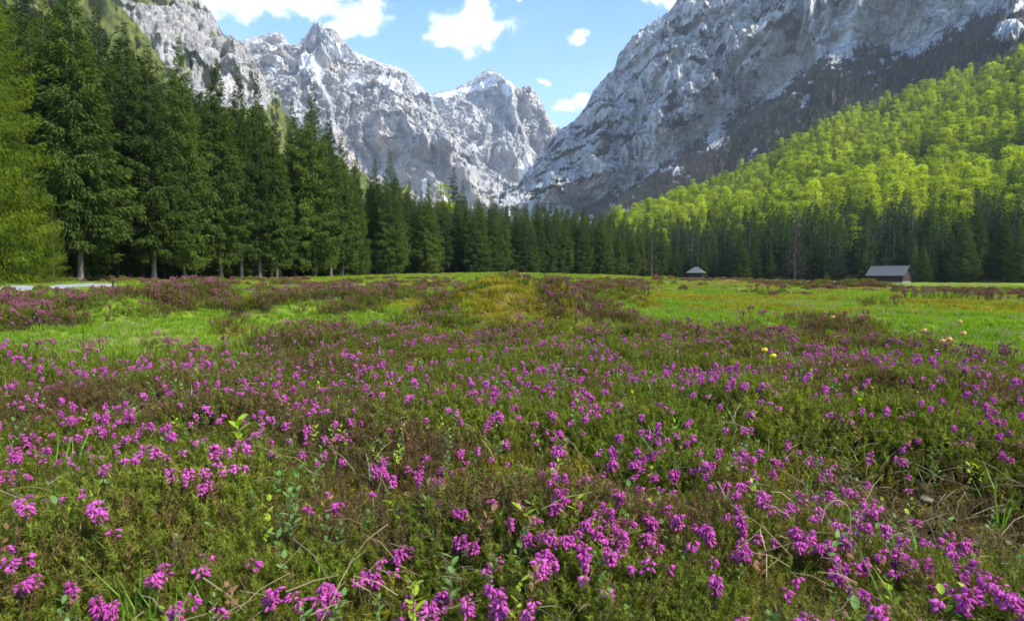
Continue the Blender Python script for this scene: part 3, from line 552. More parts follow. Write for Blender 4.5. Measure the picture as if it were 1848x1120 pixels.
# ------------------------------------------------------------------ trees
def unit(V): return V / (np.linalg.norm(V, axis=-1, keepdims=True) + 1e-9)
def kites(P, D, L, W, N):
    """pointed leaf-like quads: base, direction, length, width, face normal"""
    S = unit(np.cross(D, N)); L = L[:, None]; W = W[:, None]
    return np.stack([P, P + D * L * .45 + S * W * .5, P + D * L, P + D * L * .45 - S * W * .5], 1)
def spruce_crown(H, seed, nb, nt, base=.1, wide=.135, twig=.46, droop=.62, ragged=.25, thin=0.0, asym=0.0):
    g = np.random.default_rng(seed); q = []
    zf = base + (1 - base) * (1 - np.sqrt(1 - np.linspace(0.0, .995, nb) * .985)) if False else base + (1 - base) * np.linspace(0, .985, nb) ** .95
    zf = np.clip(zf + g.normal(0, .006, nb), base, .992); a = np.arange(nb) * 2.399 + g.normal(0, .5, nb)
    t = (zf - base) / (1 - base)
    prof = np.interp(t, [0, .06, .2, .45, .75, .92, 1], [.6, .88, 1, .76, .36, .11, .02])
    lump = 1 + ragged * fbm(xyz(zf * 9 + seed, np.cos(a) * 1.3, np.sin(a) * 1.3), 3) * 1.6 + g.normal(0, ragged * .35, nb)
    L = np.clip(H * wide * prof * lump * (1 + asym * np.cos(a)), H * .006, None)
    sl = np.interp(t, [0, .3, .7, 1], [-.42, -.30, -.02, .55]) + g.normal(0, .07, nb)
    cnt = np.maximum(6, (nt * (L / L.mean()) ** 1.25).astype(int)); bi = np.repeat(np.arange(nb), cnt); n = len(bi)
    s = g.random(n) ** .62; s = np.clip(s, .06 + thin, 1)
    ca, sa = np.cos(a[bi]), np.sin(a[bi]); Lb = L[bi]
    px = Lb * s; dz = Lb * (sl[bi] * s + .22 * s ** 3)
    side = g.choice([-1, 1], n); lat = g.random(n) * .30 * Lb * (1.08 - s) ** .6 * s ** .3 * side
    P = xyz(ca * px - sa * lat, sa * px + ca * lat, zf[bi] * H + dz - np.abs(lat) * .25 - g.random(n) ** 2 * .28 * np.minimum(Lb, 2.2))
    out = xyz(ca, sa, sl[bi] * .4); tang = xyz(-sa, ca, 0 * sa) * side[:, None]
    hang = g.random(n) < .62
    D = unit(out * (.5 + .6 * s)[:, None] + tang * (.7 * (1 - s * .6))[:, None] + xyz(0 * s, 0 * s, np.where(hang, -.9, -.15) * droop * 1.6) + g.normal(0, .22, (n, 3)))
    l = twig * (.6 + .8 * g.random(n)) * np.clip(Lb / (H * wide), .35, 1) ** .4; w = l * (.14 + .11 * g.random(n))
    N = unit(g.normal(0, .6, (n, 3)) + np.array([0, 0, .9])); return kites(P, D, l, w, N)
def spruce_trunk(H, seed, mats_i=0, base=.1, sides=8, limbs=40):
    g = np.random.default_rng(seed + 500); b = MB(); rb = H * .0088
    zs = np.array([-.6, 0, .25, .8, 2, H * .25, H * .5, H * .75, H * .97]); wob = np.cumsum(g.normal(0, .03, (len(zs), 2)), axis=0)
    b.tube(np.c_[wob, zs], np.array([2.0, 1.7, 1.35, 1.1, 1, .82, .58, .3, .06]) * rb, sides, 0)
    for k in range(limbs):
        z = H * (base * .35 + (.75 - base * .35) * g.random()); a = g.random() * 6.28; L = H * .085 * (1 - z / H) * (.5 + g.random()) * (.5 if z < H * base else 1)
        d = np.array([math.cos(a), math.sin(a), -.25 - .2 * g.random()]); b.tube([np.array([0, 0, z]), np.array([0, 0, z]) + d * L * .5, np.array([0, 0, z]) + d * L + np.array([0, 0, .08 * L])], [rb * .2, rb * .12, rb * .04], 3, 0, False)
    return b
def mk_spruce(seed, H=26, nb=480, nt=96, mat='spruce', **kw):
    c = MB().quads(spruce_crown(H, seed, nb, nt, **kw)); cm = c.mesh('spruce_crown', [M[mat]])
    tm = spruce_trunk(H, seed, base=kw.get('base', .1)).mesh('spruce_trunk', [M['bark']], True); return tm, cm
SPR = [mk_spruce(1, base=.08, wide=.14, ragged=.38), mk_spruce(2, base=.12, wide=.12, ragged=.42), mk_spruce(3, base=.05, wide=.165, ragged=.28), mk_spruce(4, base=.13, wide=.11, ragged=.4, nt=70), mk_spruce(5, base=.05, wide=.175, ragged=.2)]
SPR_THIN = [mk_spruce(6, base=.3, wide=.10, ragged=.55, nt=44, nb=300), mk_spruce(7, base=.14, wide=.10, ragged=.45, nt=54)]
SPR_BRIGHT = [mk_spruce(8, base=.03, wide=.21, ragged=.3, mat='spruce_bright', nt=96, nb=520, twig=.34), mk_spruce(9, base=.02, wide=.30, ragged=.3, mat='spruce_bright', nt=90, nb=340, twig=.36)]
SPR_FAR = [mk_spruce(20 + k, nb=150, nt=16, mat='spruce_far', base=.06, wide=.135 + .012 * k, twig=1.15, ragged=.3) for k in range(4)]
def broadleaf_crown(H, seed, n=1500, clumps=26, wide=.27, base=.2, leaf=.62, conical=.5):
    g = np.random.default_rng(seed); t = g.random(clumps) ** .8; z = (base + (1 - base) * (.08 + .86 * t)) * H
    prof = np.sin(np.clip(t * .86 + .14, 0, 1) * np.pi) ** .6 * (1 - conical * t); a = g.random(clumps) * 6.28; rad = H * wide * prof * np.sqrt(g.random(clumps)) * .95
    C = xyz(np.cos(a) * rad, np.sin(a) * rad, z); S = H * wide * (.26 + .30 * g.random(clumps)) * (1.1 - .45 * t)
    ci = g.integers(0, clumps, n); U = unit(g.normal(size=(n, 3))); U[:, 2] = np.where(g.random(n) < .7, np.abs(U[:, 2]), U[:, 2])
    rr_ = g.random(n) ** .4; P = C[ci] + U * (S[ci] * rr_)[:, None] * np.array([1, 1, .42])
    P[:, 2] -= .25 * np.hypot(P[:, 0] - C[ci, 0], P[:, 1] - C[ci, 1])
    D = unit(U * np.array([1, 1, .1]) + g.normal(0, .45, (n, 3))); N = unit(np.array([0, 0, 1.]) + g.normal(0, .5, (n, 3)) + U * .4)
    l = leaf * (.6 + .8 * g.random(n)); return kites(P, D, l, l * .62, N), C
def mk_broad(seed, H=20, mat='beech', n=1500, **kw):
    q, C = broadleaf_crown(H, seed, n, **kw); cm = MB().quads(q).mesh('beech_crown', [M[mat]])
    b = MB(); g = np.random.default_rng(seed); b.tube([(0, 0, -1), (0, 0, 1), (.1, .1, H * .4), (0, .1, H * .93)], [H * .017, H * .012, H * .009, .04], 6, 0)
    for c in C[:: max(1, len(C) // 12)]: b.tube([(0, 0, max(H * .14, c[2] - H * .14)), (c * np.array([.55, .55, 1]) - (0, 0, H * .05)), c], [H * .004, H * .0028, .02], 3, 0, False)
    return b.mesh('beech_trunk', [M['bark']], True), cm
BEE = [mk_broad(30 + k, H=20, n=2000, clumps=44, leaf=.5, wide=.22 + .025 * k, base=.06 + .05 * (k % 3), conical=.55 + .12 * (k % 3)) for k in range(5)]
def mk_bare(seed, H=18, n=420, mat='bare', wide=.13, up=.5, w=.07, twl=1.5):
    g = np.random.default_rng(seed); z = H * (.12 + .85 * g.random(n) ** .8); t = z / H; a = g.random(n) * 6.28; rad = H * wide * (1 - t) ** .7 * g.random(n) ** .6
    P = xyz(np.cos(a) * rad, np.sin(a) * rad, z); D = unit(xyz(np.cos(a), np.sin(a), up + 0 * a) + g.normal(0, .35, (n, 3))); l = twl * (.5 + g.random(n)) * (1.1 - t)
    N = unit(g.normal(size=(n, 3))); cm = MB().quads(kites(P, D, l, w * (.6 + g.random(n)) * 3, N)).mesh('bare_crown', [M[mat]])
    b = MB().tube([(0, 0, -1), (0, 0, 1), (.05, 0, H * .5), (0, 0, H * .97)], [H * .013, H * .01, H * .007, .03], 5, 0)
    for k in range(26):
        zz = H * (.15 + .7 * g.random()); a_ = g.random() * 6.28; L = H * wide * (1.1 - zz / H); b.tube([(0, 0, zz), (math.cos(a_) * L * .5, math.sin(a_) * L * .5, zz + L * up * .4), (math.cos(a_) * L, math.sin(a_) * L, zz + L * up)], [H * .004, H * .0025, .01], 3, 0, False)
    return b.mesh('bare_trunk', [M['bark']], True), cm
BARE = [mk_bare(50 + k, wide=.13 + .04 * k) for k in range(3)]
M['bare_near'] = leaf_mat('dark_bare_twigs', (.035, .030, .024), (.055, .048, .036), trans=.05, wscale=.1, spec=.05)
LAR = [mk_bare(60 + k, H=20, n=900, mat='larch', wide=.13 + .02 * k, up=-.05, w=.14, twl=1.3) for k in range(3)]

def plant_tree(kind, proto, x, y, z, H, H0, rz, label, group, cat='tree', lean=0, sx=1.0):
    root = empty(kind, (x, y, z), rz); s = H / H0; root.scale = (s * sx, s * sx, s); root.rotation_euler = (lean * math.cos(rz), lean * math.sin(rz), rz)
    tag(root, label, cat, group)
    link(bpy.data.objects.new('trunk', proto[0]), root); link(bpy.data.objects.new('crown', proto[1]), root); return root
def tree_at(px, r, ytop, proto, H0, label, kind='spruce_tree', group=None, ybase=None, sx=1.0, **kw):
    x, y = at(px, r); z = float(gz(x, y)) - .05; top = CAMZ + pxdir(px, ytop)[1] * r; return plant_tree(kind, proto, x, y, z, top - z, H0, random.random() * 6.28, label, group, sx=sx, **kw)
FOR_G = 'spruces along the left forest edge'
# the front of the left forest and the wood across the middle: picture x, distance, picture y of the top, prototype, width factor, label
FRONT = [
 (142, 59, -75, SPR[1], 1.25, 'tall spruce with thick pale trunk rooted on a mossy bump near the path end'),
 (128, 62, -30, SPR[0], 1.0, 'spruce with thin trunk directly beside the thickest pale trunk'),
 (95, 66, -10, SPR[2], 1.0, 'dark spruce just behind the bright drooping skirts at the left edge'),
 (186, 67, 5, SPR[0], 1.1, 'broad dark spruce between the thickest trunk and the slimmer gap to its right'),
 (236, 70, 38, SPR[3], 1.15, 'ragged spruce in front of the grassy slope, second group from the left'),
 (275, 66, 76, SPR[1], 1.35, 'spruce with long bare straight trunk showing through its thin middle'),
 (333, 72, 62, SPR[0], 1.0, 'dark pointed spruce standing against the grey crag'),
 (352, 75, 150, SPR[1], .95, 'shorter spruce with pale trunk right of the dark pointed one'),
 (400, 76, 102, SPR[1], 1.15, 'spruce with lit green right side below the crag ridge'),
 (436, 82, 112, SPR[3], 1.0, 'dark spruce with sparse top below the left end of the massif'),
 (469, 84, 130, SPR_THIN[1], 1.1, 'slim thin-topped spruce with see-through spire in front of the massif'),
 (500, 86, 212, SPR[1], 1.25, 'shorter spruce with visible trunk right of the slim spire'),
 (532, 100, 178, SPR[3], 1.0, 'spruce crowding the left flank of the tallest middle spire'),
 (568, 98, 148, SPR[0], 1.15, 'tall wide spruce with double-looking spire in front of the massif'),
 (597, 104, 200, SPR[3], 1.1, 'spruce stepping down right of the wide tall one'),
 (618, 108, 240, SPR[1], 1.1, 'spruce with sloping right outline below the massif face'),
 (640, 112, 285, SPR[2], .9, 'short full spruce with light green right edge'),
 (645, 128, 268, SPR[0], .8, 'narrow dark spruce peeking above the short full spruce'),
 (679, 134, 282, SPR_THIN[1], 1.1, 'slim spruce left of the full cone-shaped spruce'),
 (706, 130, 272, SPR[4], 1.0, 'full cone-shaped spruce with low branches near the middle left'),
 (740, 160, 322, SPR[0], .9, 'small spruce behind the full cone-shaped spruce'),
 (775, 150, 322, SPR[4], 1.05, 'free-standing cone spruce with skirts close to the grass'),
 (862, 172, 343, SPR[4], 1.15, 'broad spruce standing forward of the middle wood'),
 (888, 176, 352, SPR[2], 1.1, 'bushy spruce with olive right side forward of the middle wood'),
 (820, 215, 300, SPR_THIN[0], 1.3, 'open flat-branched conifer rising above the middle wood'),
 (836, 220, 322, SPR_THIN[0], 1.1, 'smaller open-crowned conifer beside the tallest one over the middle wood')]
for px, r, yt, pr, sx, lab in FRONT:
    tree_at(px, r, yt, pr, 26, lab, group=None, sx=sx * .80)
tree_at(-8, 44, -190, SPR_BRIGHT[0], 26, 'huge spruce with bright yellow-green drooping boughs at the left edge', sx=.60)
tree_at(50, 47, 235, SPR_BRIGHT[1], 26, 'lower bright green spruce with skirts sweeping to the ground near the path', sx=.56)
tree_at(98, 52, 352, SPR_BRIGHT[1], 26, 'smallest bright green spruce with skirts reaching right over the verge', sx=.46)
tree_at(800, 205, 326, BEE[1], 20, 'fresh green beech showing between dark spruces left of centre', kind='beech_tree', sx=.9)
rg = np.random.default_rng(12)
def top_line(px): return np.interp(px, [-200, 60, 220, 290, 330, 400, 440, 470, 510, 560, 600, 640, 700, 745, 800, 850, 905, 1000, 1060, 1110, 1170, 1230, 1300], [-80, -40, 20, 70, 85, 115, 125, 150, 215, 165, 215, 275, 290, 325, 335, 345, 352, 354, 366, 372, 392, 402, 410])
n_deep = 0; n_front = 0
for row in range(5):
    px = -60.0
    while px < 1230:
        px += rg.uniform(.7, 1.3) * np.interp(px, [-60, 300, 600, 900, 1230], [46, 40, 28, 17.5, 15]) * (1 if row else .9)
        if row == 0 and px < 905: continue
        fe_ = float(forest_edge(px)); r = fe_ * (1 + .02 + .055 * row + rg.uniform(-.015, .015)) + rg.uniform(0, 3)
        if row == 0: r = fe_ * (1.0 + rg.uniform(0, .03))
        yt = float(top_line(px)) + rg.uniform(8, 30) * (1 if px > 700 else 4.2) + (10 if row == 0 else 0) * rg.uniform(-.4, 1)
        if px > 1110 and row < 2: yt += rg.uniform(0, 30)
        pr = SPR[rg.integers(0, 4)] if row > 0 else SPR[rg.choice([0, 1, 2, 4])]
        if px < 905 or row:
            side = 'left' if px < 560 else 'middle'
            side = ('left wood behind the thickest pale trunk' if px < 210 else ('left wood below the grey crag' if px < 430 else ('left wood behind the tall middle spires' if px < 660 else ('wood behind the two cone-shaped spruces' if px < 830 else ('middle wood below the pyramid peak' if px < 1010 else 'right end of the middle wood')))))
            lab, grp = 'dark spruce inside the shaded %s' % side, 'spruces inside the %s' % side
        else:
            n_front += 1; ords = 'first second third fourth fifth sixth seventh eighth ninth tenth eleventh twelfth thirteenth fourteenth fifteenth sixteenth seventeenth eighteenth nineteenth twentieth'.split()
            lab = 'spruce in the even front row of the middle wood, %s from its left' % (ords[n_front - 1] if n_front <= 20 else 'beyond the twentieth'); grp = 'front row spruces of the middle wood'
        tree_at(px, r, yt, pr, 26, lab, group=grp, sx=rg.uniform(.85, 1.15)); n_deep += 1
# --- geometry-node scatter for what nobody could count
def scatter(name, P, rot, scl, idx, protos, label, parent=None):
    c = bpy.data.collections.new(name + '_kinds')
    for k, me in enumerate(protos):
        o = bpy.data.objects.new('%s_kind.%03d' % (name, k), me); c.objects.link(o)
    me = bpy.data.meshes.new(name); me.vertices.add(len(P)); me.vertices.foreach_set('co', np.asarray(P, np.float32).ravel())
    for k, typ, a, f in (('rot', 'FLOAT_VECTOR', rot, 'vector'), ('scl', 'FLOAT', scl, 'value'), ('kind_index', 'INT', idx, 'value')):
        at_ = me.attributes.new(k, typ, 'POINT'); at_.data.foreach_set(f, np.asarray(a, np.int32 if typ == 'INT' else np.float32).ravel())
    o = link(bpy.data.objects.new(name, me), parent)
    g = bpy.data.node_groups.new(name, 'GeometryNodeTree'); g.interface.new_socket('Geometry', in_out='INPUT', socket_type='NodeSocketGeometry'); g.interface.new_socket('Geometry', in_out='OUTPUT', socket_type='NodeSocketGeometry')
    gi, go = g.nodes.new('NodeGroupInput'), g.nodes.new('NodeGroupOutput'); ip = g.nodes.new('GeometryNodeInstanceOnPoints'); ci = g.nodes.new('GeometryNodeCollectionInfo')
    ci.inputs['Collection'].default_value = c; ci.inputs['Separate Children'].default_value = True; ci.inputs['Reset Children'].default_value = True
    def na(nm, ty):
        n = g.nodes.new('GeometryNodeInputNamedAttribute'); n.data_type = ty; n.inputs['Name'].default_value = nm; return n.outputs['Attribute']
    er = g.nodes.new('FunctionNodeEulerToRotation'); g.links.new(na('rot', 'FLOAT_VECTOR'), er.inputs[0])
    g.links.new(gi.outputs[0], ip.inputs['Points']); g.links.new(ci.outputs[0], ip.inputs['Instance']); ip.inputs['Pick Instance'].default_value = True
    g.links.new(na('kind_index', 'INT'), ip.inputs['Instance Index']); g.links.new(er.outputs[0], ip.inputs['Rotation']); g.links.new(na('scl', 'FLOAT'), ip.inputs['Scale']); g.links.new(ip.outputs[0], go.inputs[0])
    md = o.modifiers.new('scatter', 'NODES'); md.node_group = g
    return tag(o, label, None, None, 'stuff')
def joined(tm, cm, name):
    """trunk and crown in one mesh, for the scattered far trees"""
    b = MB(); mats = []
    for me in (tm, cm):
        n = len(me.vertices); V = np.empty(n * 3, np.float32); me.vertices.foreach_get('co', V); nl = len(me.loops); Lp = np.empty(nl, np.int32); me.loops.foreach_get('vertex_index', Lp)
        st = np.empty(len(me.polygons), np.int32); tt = np.empty(len(me.polygons), np.int32); me.polygons.foreach_get('loop_start', st); me.polygons.foreach_get('loop_total', tt)
        base = b.n; b.V.append(V.reshape(-1, 3)); b.n += n
        for k in (3, 4):
            q = st[tt == k]
            if len(q): b.F.append(Lp[q[:, None] + np.arange(k)[None]] + base); b.M.append(len(mats))
        mats.append(me.materials[0])
    return b.mesh(name, mats)
# hillside trees
rh_ = np.random.default_rng(21); cand = []
N0 = 9000
azc = azel(1105, 500)[0] + (azel(2100, 500)[0] - azel(1105, 500)[0]) * rh_.random(N0); vc = rh_.random(N0) ** .62; vc[:1100] = rh_.random(1100) * .11; azc[:1100] = rh_.uniform(azel(1180, 500)[0], azel(1950, 500)[0], 1100)
X, Y, Z = hill(azc, vc)
keep = np.ones(N0, bool); cell = {}
order = np.r_[rh_.permutation(1100), 1100 + rh_.permutation(N0 - 1100)]
for i in order:
    d = 5.9 if vc[i] > .1 else 4.4; k = (int(X[i] // d), int(Y[i] // d), d)
    if k in cell: keep[i] = False
    else: cell[k] = 1
azc, vc, X, Y, Z = azc[keep], vc[keep], X[keep], Y[keep], Z[keep]; n = len(X); pxc = az2px(azc)
u = rh_.random(n); patch = fbm(xyz(X / 60, Y / 60, 12.), 3); edgev = .075 + .09 * fbm(xyz(X / 50, Y / 50, 2.), 2)
edgev = edgev + np.interp(pxc, [1100, 1200, 1500, 1848], [.22, .10, .0, .03])
kind = np.where(vc < edgev, np.where(u < .87, 0, np.where(u < .91, 1, np.where(u < .95, 2, 3))), np.where(u < .82 + patch * .16, 1, np.where(u < .91 + patch * .1, 2, np.where(u < .965, 0, 3))))
kind = np.where((vc > .93) & (u < .5), 2, kind); kind = np.where((vc < .05) & (kind == 1), 0, kind)
Ht = np.where(kind == 0, rh_.uniform(11, 25, n), np.where(kind == 1, rh_.uniform(14, 24, n), rh_.uniform(14, 22, n)))
Ht = Ht * (1 + .22 * fbm(xyz(X / 22, Y / 22, 33.), 2)); Ht = np.where((vc < .03), Ht * rh_.uniform(.55, 1.0, n), Ht); dist = np.hypot(X, Y); inview = (pxc > 1150) & (pxc < 1860)
size = Ht / dist * inview
protos = {0: (SPR_FAR, 26, 'spruce_tree'), 1: (BEE, 20, 'beech_tree'), 2: (LAR, 20, 'larch_tree'), 3: (BARE, 18, 'bare_tree')}
HL = {0: ['dark spruce in the conifer band', 'dark spruce scattered among green trees up the slope'],
      1: ['spring-green beech low on the slope among dark conifers', 'spring-green beech higher up the slope'],
      2: ['soft green larch low on the slope among conifers', 'soft green larch higher on the slope'],
      3: ['leafless purplish-grey tree at the foot of the slope', 'leafless purplish-grey tree among beeches up the slope']}
indiv = np.zeros(n, bool)
for kk, lim in ((0, 110), (1, 240), (2, 60), (3, 40)):
    ii = np.where((kind == kk) & (size > 0))[0]; ii = ii[np.argsort(-size[ii])][:lim]; indiv[ii] = True
    pl, H0, nm = protos[kk]
    for i in ii:
        up = int(vc[i] > .2); pr = pl[int(rh_.integers(len(pl)))]
        if kk == 0 and dist[i] < 235: pr = SPR[int(rh_.integers(5))]
        p_ = pxc[i]; where = 'above the hay hut' if p_ < 1310 else ('above the lone leafless tree' if p_ < 1500 else ('above the barn' if p_ < 1680 else 'towards the right edge'))
        if not up: where = where.replace('above', 'behind')
        plant_tree(nm, pr, X[i], Y[i], Z[i] - .3, Ht[i], H0, rh_.random() * 6.28, '%s, %s' % (HL[kk][up], where), '%s %s, %s' % ({'spruce_tree': 'spruces', 'beech_tree': 'beeches', 'larch_tree': 'larches', 'bare_tree': 'leafless trees'}[nm], 'up the right slope' if up else 'at the foot of the right slope', where))
FAR = []
for k in range(4):
    FAR.append(joined(*SPR_FAR[k], 'far_spruce'))
for k in range(5): FAR.append(joined(*BEE[k], 'far_beech'))
for k in range(3): FAR.append(joined(*LAR[k], 'far_larch'))
for k in range(3): FAR.append(joined(*BARE[k], 'far_bare_tree'))
off = {0: (0, 4), 1: (4, 5), 2: (9, 3), 3: (12, 3)}; H0s = np.array([26, 20, 20, 18.])
r_ = ~indiv; kd = kind[r_]; ix = np.array([off[k][0] + rh_.integers(off[k][1]) for k in kd])
scatter('woodland', xyz(X, Y, Z - .3)[r_], xyz(0, 0, rh_.random(r_.sum()) * 6.28), Ht[r_] / H0s[kd], ix, FAR, 'mixed wood of green beech, larch and spruce covering the upper right slope')
# wood on the apron of the rock mountain, and single conifers on its ledges and along its crest
VR_f = VR.reshape(-1, 3); w_b = np.clip(BRR.ravel(), 0, 1) ** 2; okp = (PXR.ravel() > 900) & (PXR.ravel() < 2000) & (PYR.ravel() > -30)
rr0 = np.hypot(VR_f[:, 0], VR_f[:, 1])
area = (rr0 / 2000) ** 2
p1 = w_b * okp * area; p1 /= p1.sum(); i1 = rh_.choice(len(p1), 9000, p=p1)
px_, py_ = PXR.ravel()[i1], PYR.ravel()[i1]; nn_ = fbm(xyz(VR_f[i1, 0] / 130, VR_f[i1, 2] / 90, 6.), 3)
darkp = sstep(-.25, .35, nn_ + .35 * sstep(1380, 1560, px_) * sstep(30, 120, py_) - .1); tk = np.where(rh_.random(len(i1)) < darkp * .85, 0, 3)
tk = np.where((rh_.random(len(i1)) < .12), 2, tk)
ix = np.array([off[k][0] + rh_.integers(off[k][1]) for k in tk])
P1 = VR_f[i1] + rh_.normal(0, 3, (len(i1), 3)) * np.array([1, 1, 0])
p2 = sstep(.42, .62, VEG_DARK_R.ravel()) * okp * (w_b < .3); p2 /= p2.sum(); i2 = rh_.choice(len(p2), 3500, p=p2); P2 = VR_f[i2]
ix2 = rh_.integers(0, 4, len(i2)); sc1 = rh_.uniform(9, 17, len(i1)) / H0s[tk]; sc2 = rh_.uniform(4, 10, len(i2)) / 26
scatter('apron_woodland', np.vstack([P1, P2]) - np.array([0, 0, .8]), xyz(0, 0, rh_.random(len(i1) + len(i2)) * 6.28), np.r_[sc1, sc2], np.r_[ix, ix2], FAR, 'purplish bare wood with dark conifers on the apron and ledges of the rock mountain')
# depth of the left and middle woods, behind the rows built one by one
nd_ = 700; pxd = rh_.uniform(-300, 1300, nd_); rd = np.array([forest_edge(p) for p in pxd]) * rh_.uniform(1.30, 2.1, nd_); xd, yd = at(pxd, rd); yt = top_line(pxd) + rh_.uniform(30, 90, nd_) * np.interp(pxd, [600, 900], [1, .4])
Hd = CAMZ + pxdir(pxd, yt)[1] * rd - gz(xd, yd); Hd = np.clip(Hd, 10, 30)
scatter('deep_woodland', xyz(xd, yd, gz(xd, yd) - .2), xyz(0, 0, rh_.random(nd_) * 6.28), Hd / 26, rh_.integers(0, 4, nd_), FAR, 'dense dark spruce wood filling the depth behind the rows of trees')

# ------------------------------------------------------------------ barn, hut, small far things
def plank_mat(name, c1, c2, axis=0, scale=9):
    m, t, out = newmat(name); tcn = nd(t, 'ShaderNodeTexCoord'); mp = nd(t, 'ShaderNodeMapping'); sc_ = [1, 1, 1]; sc_[axis] = .12; mp.inputs['Scale'].default_value = sc_
    lk(t, tcn.outputs['Object'], mp.inputs[0]); n = noise(t, mp.outputs[0], scale, 6, .7); oi = nd(t, 'ShaderNodeObjectInfo')
    c = mixc(t, math_n(t, 'ADD', math_n(t, 'MULTIPLY', ramp(t, n, .35, .65), .6), math_n(t, 'MULTIPLY', oi.outputs['Random'], .4)), c1, c2)
    p = nd(t, 'ShaderNodeBsdfPrincipled'); lk(t, c, p.inputs['Base Color']); p.inputs['Roughness'].default_value = .85; lk(t, p.outputs[0], out.inputs[0]); return m
M['dark_wood'] = plank_mat('dark_log_wood', (.016, .011, .009), (.04, .026, .02)); M['door_wood'] = plank_mat('reddish_board', (.035, .018, .014), (.055, .028, .021), 2)
M['shingle'] = plank_mat('weathered_shingles', (.075, .077, .08), (.13, .13, .13), 1, 4); M['stone'] = plank_mat('whitewashed_stone', (.16, .155, .145), (.26, .25, .24), 0, 2)
def build_barn():
    px0, r0 = 1606, 178; x, y = at(px0, r0); z = float(gz(x, y)) - .15; rt = empty('barn', (x, y, z), R(-50), .9); W, D, Hs, Hw, Hr = 9.0, 6.0, .75, 2.75, 5.1
    tag(rt, 'dark log barn with long grey gable roof on a pale stone base', 'barn')
    MB().box((0, 0, Hs / 2 - .2), (W, D, Hs + .4)).build('stone_base', M['stone'], rt)
    w = MB(); nl = 9
    for k in range(nl):
        zz = Hs + (k + .5) * (Hw - Hs) / nl; hh = (Hw - Hs) / nl * .92; pr = .05 * (k % 2)
        w.box((0, -D / 2 + .12, zz), (W + .3, .22 + pr * .2, hh)); w.box((0, D / 2 - .12, zz), (W + .3, .22, hh)); w.box((-W / 2 + .12, 0, zz + .01), (.22, D + .3, hh)); w.box((W / 2 - .12, 0, zz + .01), (.22, D + .3, hh))
    wall = w.build('log_wall', M['dark_wood'], rt)
    for sx in (-1, 1):
        g = MB()
        for k in range(14):
            yy = -D / 2 + (k + .5) * D / 14; top = Hr - abs(yy) / (D / 2) * (Hr - Hw) - .12; g.box((sx * (W / 2 - .1), yy, (Hw + top) / 2), (.1 + .02 * (k % 2), D / 14 * .94, max(.05, top - Hw)))
        g.build('gable', M['dark_wood'], rt)
    ov = .75; sl = math.hypot(D / 2 + ov, (Hr - Hw) * (D / 2 + ov) / (D / 2)); ang = math.atan2(Hr - Hw, D / 2)
    for s_ in (-1, 1):
        roof = MB(); rows = 15; L = W + 1.6
        for k in range(rows):
            d0, d1 = k * sl / rows, (k + 1.12) * sl / rows; nsh = 26
            for q in range(nsh):
                xa = -L / 2 + q * L / nsh; xb = xa + L / nsh * .95; j = random.uniform(-.04, .04)
                def pt(x_, d_, up): return (x_, s_ * (d_ * math.cos(ang)) - s_ * 0, Hr + .1 - d_ * math.sin(ang) + up)
                V = [pt(xa, d0, .05), pt(xb, d0, .05), pt(xb, d1 + j, .10), pt(xa, d1 + j, .10), pt(xa, d0, 0.0), pt(xb, d0, 0.0), pt(xb, d1 + j, .05), pt(xa, d1 + j, .05)]
                roof.add(V, [[0, 1, 2, 3], [4, 7, 6, 5], [3, 2, 6, 7], [0, 3, 7, 4], [1, 5, 6, 2]])
        ro = roof.build('roof', M['shingle'], rt); ro['kind'] = 'stuff'
    MB().box((0, 0, Hr + .2), (W + 1.7, .3, .08)).build('ridge_board', M['shingle'], rt)
    d = MB().box((W * .22, -D / 2 - .02, Hs + .85), (2.6, .1, 1.6)).build('door', M['door_wood'], rt)
    MB().box((W * .22 - .05, -D / 2 - .09, Hs + .85), (.1, .05, .25)).build('handle', M['dark_wood'], d)
    for k, xx in enumerate((-.30, -.02)): MB().box((W * xx, -D / 2 - .004, Hs * .45), (.34, .06, .22)).build('base_vent', M['dark_wood'], rt)
    for s_ in (-1, 1):
        for sx in (-1, 1): MB().tube([(sx * (W / 2 + .55), s_ * .0, Hr + .1), (sx * (W / 2 + .55), s_ * (D / 2 + ov), Hr + .1 - (Hr - Hw) * (D / 2 + ov) / (D / 2) - .1)], .09, 4).build('barge_board', M['dark_wood'], rt)
    a = MB(); a.box((-W / 2 - 1.0, -.6, 1.2), (1.6, 3.4, 2.2)); a.build('lean_to', M['dark_wood'], rt)
    a = MB(); a.add([(-W / 2 + .1, -2.7, 3.0), (-W / 2 + .1, 1.4, 3.0), (-W / 2 - 2.2, 1.4, 2.1), (-W / 2 - 2.2, -2.7, 2.1), (-W / 2 + .1, -2.7, 2.9), (-W / 2 + .1, 1.4, 2.9), (-W / 2 - 2.2, 1.4, 2.0), (-W / 2 - 2.2, -2.7, 2.0)], [[0, 1, 2, 3], [4, 7, 6, 5], [0, 3, 7, 4], [1, 5, 6, 2], [3, 2, 6, 7]]); a.build('lean_to_roof', M['shingle'], rt)
build_barn()
